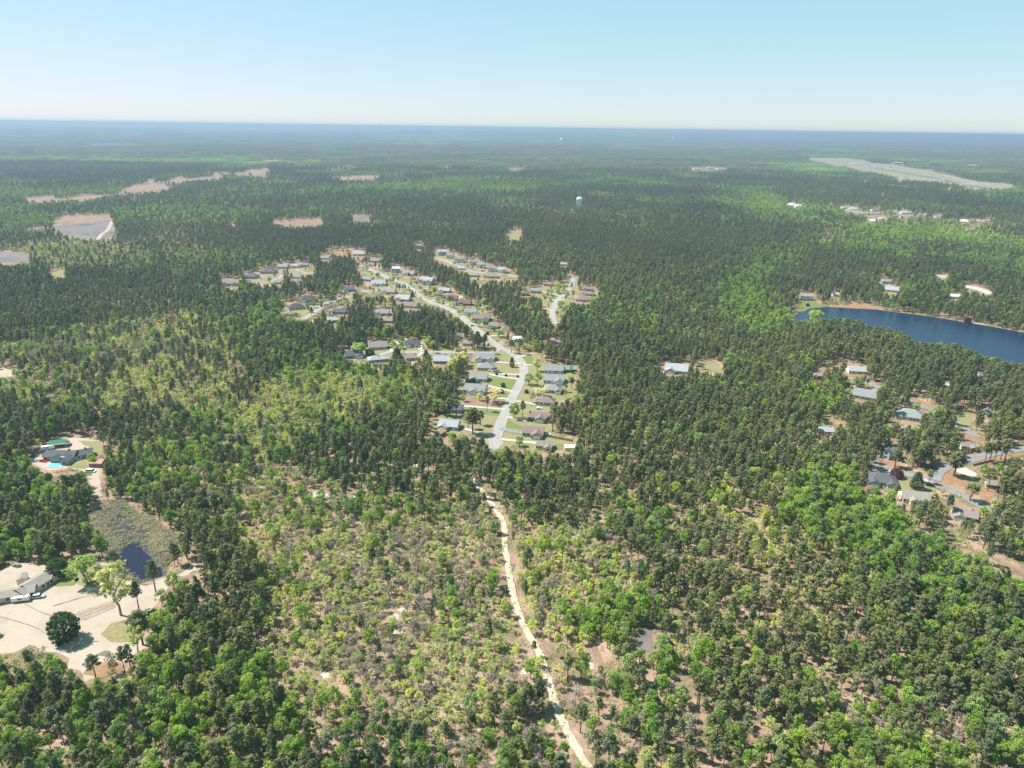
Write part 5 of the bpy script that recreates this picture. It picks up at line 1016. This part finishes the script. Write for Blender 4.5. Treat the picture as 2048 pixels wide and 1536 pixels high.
# ------------------------------------------------------------------ vehicles
M_RUBBER = plain('tyre', (.02, .02, .02), .9, .1, .05)
def vehicle(z, x, y, yaw, col, label, kind='car', group='parked cars', z0=0.12):
    u, v = Z(z, x, y); p = at(u, v, .7); paint = plain('paint_' + col, {'white': (.8, .8, .8), 'black': (.02, .02, .025), 'red': (.5, .03, .03), 'silver': (.5, .52, .55), 'blue': (.25, .35, .45), 'tan': (.5, .45, .38)}[col], .3, .5, .02)
    L, Wd, hb, hc = {'car': (4.6, 1.85, .85, 1.45), 'suv': (4.9, 1.95, 1.0, 1.8), 'van': (5.6, 2.0, 1.2, 2.2), 'trailer': (7.0, 2.4, 2.5, 2.6), 'camper': (8.0, 2.5, 2.7, 3.0)}[kind]
    r = empty({'car': 'parked_car', 'suv': 'parked_car', 'van': 'parked_van', 'trailer': 'box_trailer', 'camper': 'camper_trailer'}[kind], (p[0], p[1], z0), R(yaw))
    tag(r, label, {'car': 'car', 'suv': 'car', 'van': 'van', 'trailer': 'trailer', 'camper': 'camper'}[kind], group if kind in ('car', 'suv', 'van') else None)
    hl = L / 2; hw = Wd / 2
    def extr(prof, w_): 
        n = len(prof); m = MB(); m.add([(a, -w_, b) for a, b in prof] + [(a, w_, b) for a, b in prof], [tuple(range(n)), tuple(range(2 * n - 1, n - 1, -1))] + [(i, n + i, n + (i + 1) % n, (i + 1) % n) for i in range(n)]); return m
    if kind in ('trailer', 'camper'):
        extr([(-hl, .5), (hl, .5), (hl, hb * .75), (hl - .5, hb), (-hl, hb)], hw).build('body', paint, r)
        MB().box(-1, .6, -hw - .02, -hw + .05, 1.3, 1.9).build('window', M_GLASS, r)
        wx = (-.5, .7)
    else:
        extr([(-hl, .3), (hl, .3), (hl, hb * .75), (hl - .25, hb * .9), (hl * .45, hb), (-hl + .1, hb), (-hl, hb * .8)], hw).build('body', paint, r)
        c0, c1 = (-.42 * L, .22 * L) if kind == 'car' else ((-.48 * L, .25 * L) if kind == 'suv' else (-.49 * L, .36 * L))
        extr([(c0, hb), (c1, hb), (c1 - .65, hc - .06), (c0 + .4, hc - .06)], hw - .12).build('window_band', M_GLASS, r)
        extr([(c0 + .35, hc - .06), (c1 - .6, hc - .06), (c1 - .8, hc), (c0 + .6, hc)], hw - .14).build('roof', paint, r)
        wx = (-hl * .62, hl * .62)
    for a in wx:
        for s_ in (-1, 1): MB().tube((a, s_ * (hw - .22), .34), (a, s_ * (hw + .02), .34), .34, .34, 10).build('wheel', M_RUBBER, r)
for a in [('B', 440, 838, -10, 'white', 'white van parked at lower corner of the L shaped house', 'van'), ('B', 678, 530, -5, 'white', 'white car on the drive between two grey houses', 'suv'), ('B', 670, 620, -5, 'white', 'white car beside the tiny dark shed', 'car'), ('B', 487, 160, 10, 'black', 'black car on the side of the upper street', 'car'),
          ('B', 1255, 1270, 0, 'white', 'white car right of the tan roofed gable house', 'car'), ('B', 1075, 1130, -10, 'black', 'dark car in the carport shade of the tan roofed grey house', 'car'), ('B', 800, 190, 30, 'white', 'white car beside trees above the dry lawn', 'car'), ('B', 1170, 1005, 0, 'white', 'white car before brown hip roofed house', 'car'),
          ('A', 1520, 1020, -30, 'black', 'dark car on the drive of the long taupe house', 'car'), ('A', 1775, 1020, -60, 'white', 'white van on the drive of the twin gabled house', 'van'), ('A', 500, 462, -20, 'white', 'white pickup on the drive at far left of the neighbourhood', 'suv'), ('A', 335, 520, 0, 'black', 'dark car at the far left taupe house', 'car'),
          ('A', 905, 740, 30, 'silver', 'silver car on the pale loop road', 'car'), ('A', 860, 690, 0, 'black', 'black car behind the dark slate house', 'car'), ('A', 1455, 525, 8, 'white', 'white car in front of the pale blue roofed white house', 'car'), ('C', 220, 1003, 14, 'silver', 'silver blue car beside the tan main building', 'suv'),
          ('C', 262, 200, 28, 'black', 'dark car left of the long compound house', 'car'), ('C', 245, 232, -10, 'red', 'red car by the swimming pool', 'car'), ('C', 372, 122, 10, 'red', 'red car behind the green canopy', 'car'), ('C', 370, 240, 8, 'silver', 'silver boat coloured car between pool and house', 'car'), ('C', 517, 292, 0, 'white', 'white van at right edge of the compound yard', 'van'),
          ('C', 185, 232, 0, 'white', 'white car at left edge of the compound yard', 'car'), ('C', 458, 345, 30, 'silver', 'silver car under trees below the compound', 'car'), ('F', 1295, 910, 5, 'black', 'black car on the lake road at the fork', 'suv'), ('F', 1215, 1025, -25, 'blue', 'blue car, first of two on lake house drive', 'car'), ('F', 1262, 1048, -25, 'black', 'black car, second of two on lake house drive', 'suv'),
          ('F', 1655, 1185, -28, 'silver', 'silver car on the lower lake road', 'car'), ('F', 1915, 1285, -15, 'white', 'white car at the lowest stretch of lake road', 'suv'), ('F', 1185, 445, -20, 'black', 'dark car beside the green grey roofed house', 'car'), ('D', 215, 235, 20, 'white', 'white van at the left start of upper row road', 'van'), ('D', 770, 380, -5, 'black', 'black car on the upper row road', 'car')]:
    vehicle(*a)
vehicle('C', 122, 1022, 14, 'white', 'white box trailer in front of the tan main building', 'trailer')
vehicle('C', 270, 163, 32, 'white', 'white camper trailer parked beside the green canopy', 'camper')
vehicle('C', 268, 175, 32, 'tan', 'tan box trailer next to the white camper', 'trailer') if False else None
def canopy_flat():
    u, v = Z('C', 352, 203); p = at(u, v, 3); r = empty('awning', (p[0], p[1], 0), R(8)); tag(r, 'white flat awning on the front of the long compound house', 'awning')
    MB().box(-3.6, 3.6, -2.2, 2.2, 2.9, 3.05).build('roof_panel', M_TRIM, r)
    for sx in (-1, 1): MB().box(sx * 3.4 - .07, sx * 3.4 + .07, -2.1, -1.96, -.1, 2.9).build('post', M_TRIM, r)
canopy_flat()
# garden furniture on the patio of the lake houses
def table(z, x, y, label):
    u, v = Z(z, x, y); p = at(u, v, .5); r = empty('garden_table', (p[0], p[1], .03), rng.uniform(0, 3)); tag(r, label, 'table')
    MB().box(-.9, .9, -.5, .5, .72, .78).build('table_top', M_TRIM, r)
    for sx in (-1, 1):
        for sy in (-1, 1): MB().box(sx * .8 - .04, sx * .8 + .04, sy * .4 - .04, sy * .4 + .04, 0, .72).build('leg', M_TRIM, r)
table('F', 1780, 1060, 'white garden table under pines by the lake road, left of two'); table('F', 1805, 1062, 'white garden table under pines by the lake road, right of two')
# ------------------------------------------------------------------ water towers and airfield buildings
def water_tower(u, v, zt, r_, label, dist=None, col=(.78, .86, .87)):
    m = plain('tower_paint_%d' % int(col[0] * 100), col, .5, .4, .03, .1)
    p = at(u, v, zt); r = empty('water_tower', (p[0], p[1], float(hgt(np.float64(p[0]), np.float64(p[1]))) if dist is None else 0)); tag(r, label, 'water tower')
    mb = MB(); n = 24; rings = 10; V = []; Fc = []
    for i in range(rings + 1):
        a = -math.pi / 2 + math.pi * i / rings
        for j in range(n): t = 2 * math.pi * j / n; V.append((r_ * math.cos(a) * math.cos(t), r_ * math.cos(a) * math.sin(t), zt + .72 * r_ * math.sin(a)))
    for i in range(rings):
        for j in range(n): Fc.append((i * n + j, i * n + (j + 1) % n, (i + 1) * n + (j + 1) % n, (i + 1) * n + j))
    mb.add(V, Fc); o = mb.build('tank', m, r)
    for pl in o.data.polygons: pl.use_smooth = True
    MB().tube((0, 0, -10), (0, 0, zt - .5 * r_), r_ * .16, r_ * .14, 12).build('riser', m, r)
    for k in range(6):
        t = math.pi / 3 * k; MB().tube((r_ * .98 * math.cos(t), r_ * .98 * math.sin(t), -10), (r_ * .9 * math.cos(t), r_ * .9 * math.sin(t), zt), .5, .5, 6).build('leg', m, r)
water_tower(1159, 398, 33, 7.6, 'pale blue domed water tower standing clear of the forest', col=(.62, .82, .86))
for u, v, lb, zt, r_ in ((1123, 279, 'tiny white water tower on the horizon left of centre', 50, 20), (1346, 277, 'tiny grey water tower on the horizon above the airfield', 40, 12), (1732, 279, 'tiny pale water tower on the horizon at right', 40, 12), (1826, 275, 'faint water tower on the far horizon', 50, 16)):
    water_tower(u, v, 75, r_, lb, col=(.8, .8, .8))
def hangar(z, x, y, wz, label, h=9, rc='white', ratio=.5):
    u, v = Z(z, x, y); p = at(u, v, h / 2); s = ppm(u, v); w_ = wz / ZM[z][2] / s; d = w_ * ratio
    r = empty('hangar', (p[0], p[1], float(hgt(np.float64(p[0]), np.float64(p[1])))), R(rng.uniform(-6, 6))); tag(r, label, 'building', 'pale sheds and hangars far off')
    W = MB(); wall_solid(W, -w_ / 2, w_ / 2, -d / 2, d / 2, h, .15, 0, 'x'); W.build('wall', wallm('white'), r)
    Rf = MB(); roof_solid(Rf, -w_ / 2, w_ / 2, -d / 2, d / 2, h, .15, 0, 'x', .5, .3); Rf.build('roof', roofm(rc), r)
    MB().box(-w_ * .3, w_ * .3, -d / 2 - .1, -d / 2 + .1, 0, h * .7).build('door', plain('hangar_door', (.4, .42, .45), .6), r)
for i, (x, y, w_, lb) in enumerate([(1100, 99, 60, 'white airfield hangar at the left of the terminal apron'), (1165, 106, 40, 'white airfield hangar next to the left one'), (1045, 126, 14, 'small white building on the airfield grass'), (1340, 109, 60, 'white shed behind the airfield, first of the long row'),
        (1428, 108, 45, 'white shed behind the airfield, second of the long row'), (1482, 112, 35, 'white shed, third of the long row'), (1545, 115, 60, 'white shed, fourth of the long row'), (1635, 118, 70, 'white shed, fifth of the long row'), (1712, 116, 55, 'tall white shed, sixth of the long row'), (1800, 122, 60, 'white shed at the right end of the long row'),
        (325, 40, 50, 'long pale roof in forest left of the airfield'), (5, 42, 40, 'pale roof in forest at far left of airfield road'), (455, 50, 30, 'pale roof at the left tip of the airfield')]):
    hangar('G', x, y, w_, lb)
for i, (x, y, w_, lb) in enumerate([(755, 101, 16, 'lone pale building in the far left forest'), (1690, 92, 24, 'pale building on the far ridge at centre'), (1580, 110, 12, 'tiny pale building below the far ridge'), (1222, 236, 30, 'grey roofed barn beside far trees')]): hangar('H', x, y, w_, lb, 7)
for i, (x, y, w_, lb) in enumerate([(740, 196, 26, 'pale building on pink soil in far construction site'), (790, 192, 22, 'blue white building in far construction site'), (830, 196, 20, 'low pale building at right of far construction site'), (560, 178, 34, 'long blue grey roof in the far forest'), (900, 141, 60, 'long pale shed in far forest, left of its neighbour'),
        (1120, 141, 30, 'short pale shed in far forest right of the long one'), (1365, 88, 16, 'tiny white block on the horizon at right'), (1285, 87, 12, 'tiny pale block near the horizon at right'), (10, 77, 14, 'tiny pale block near the horizon at centre')]): hangar('I', x, y, w_, lb, 8)

# ------------------------------------------------------------------ air
def haze():
    mb = MB(); mb.box(-70000, 70000, -60000, 60000, -1.2, 212); m = bpy.data.materials.new('haze'); m.use_nodes = True; nt = m.node_tree; nt.nodes.clear()
    v = nt.nodes.new('ShaderNodeVolumePrincipled'); v.inputs['Color'].default_value = (0.37, 0.50, 0.67, 1); v.inputs['Density'].default_value = 0.00012; v.inputs['Anisotropy'].default_value = 0.2
    o = nt.nodes.new('ShaderNodeOutputMaterial'); nt.links.new(v.outputs[0], o.inputs['Volume'])
    ob = mb.build('haze', m); tag(ob, 'pale blue haze lying over the whole landscape', 'haze', None, 'stuff')
haze()
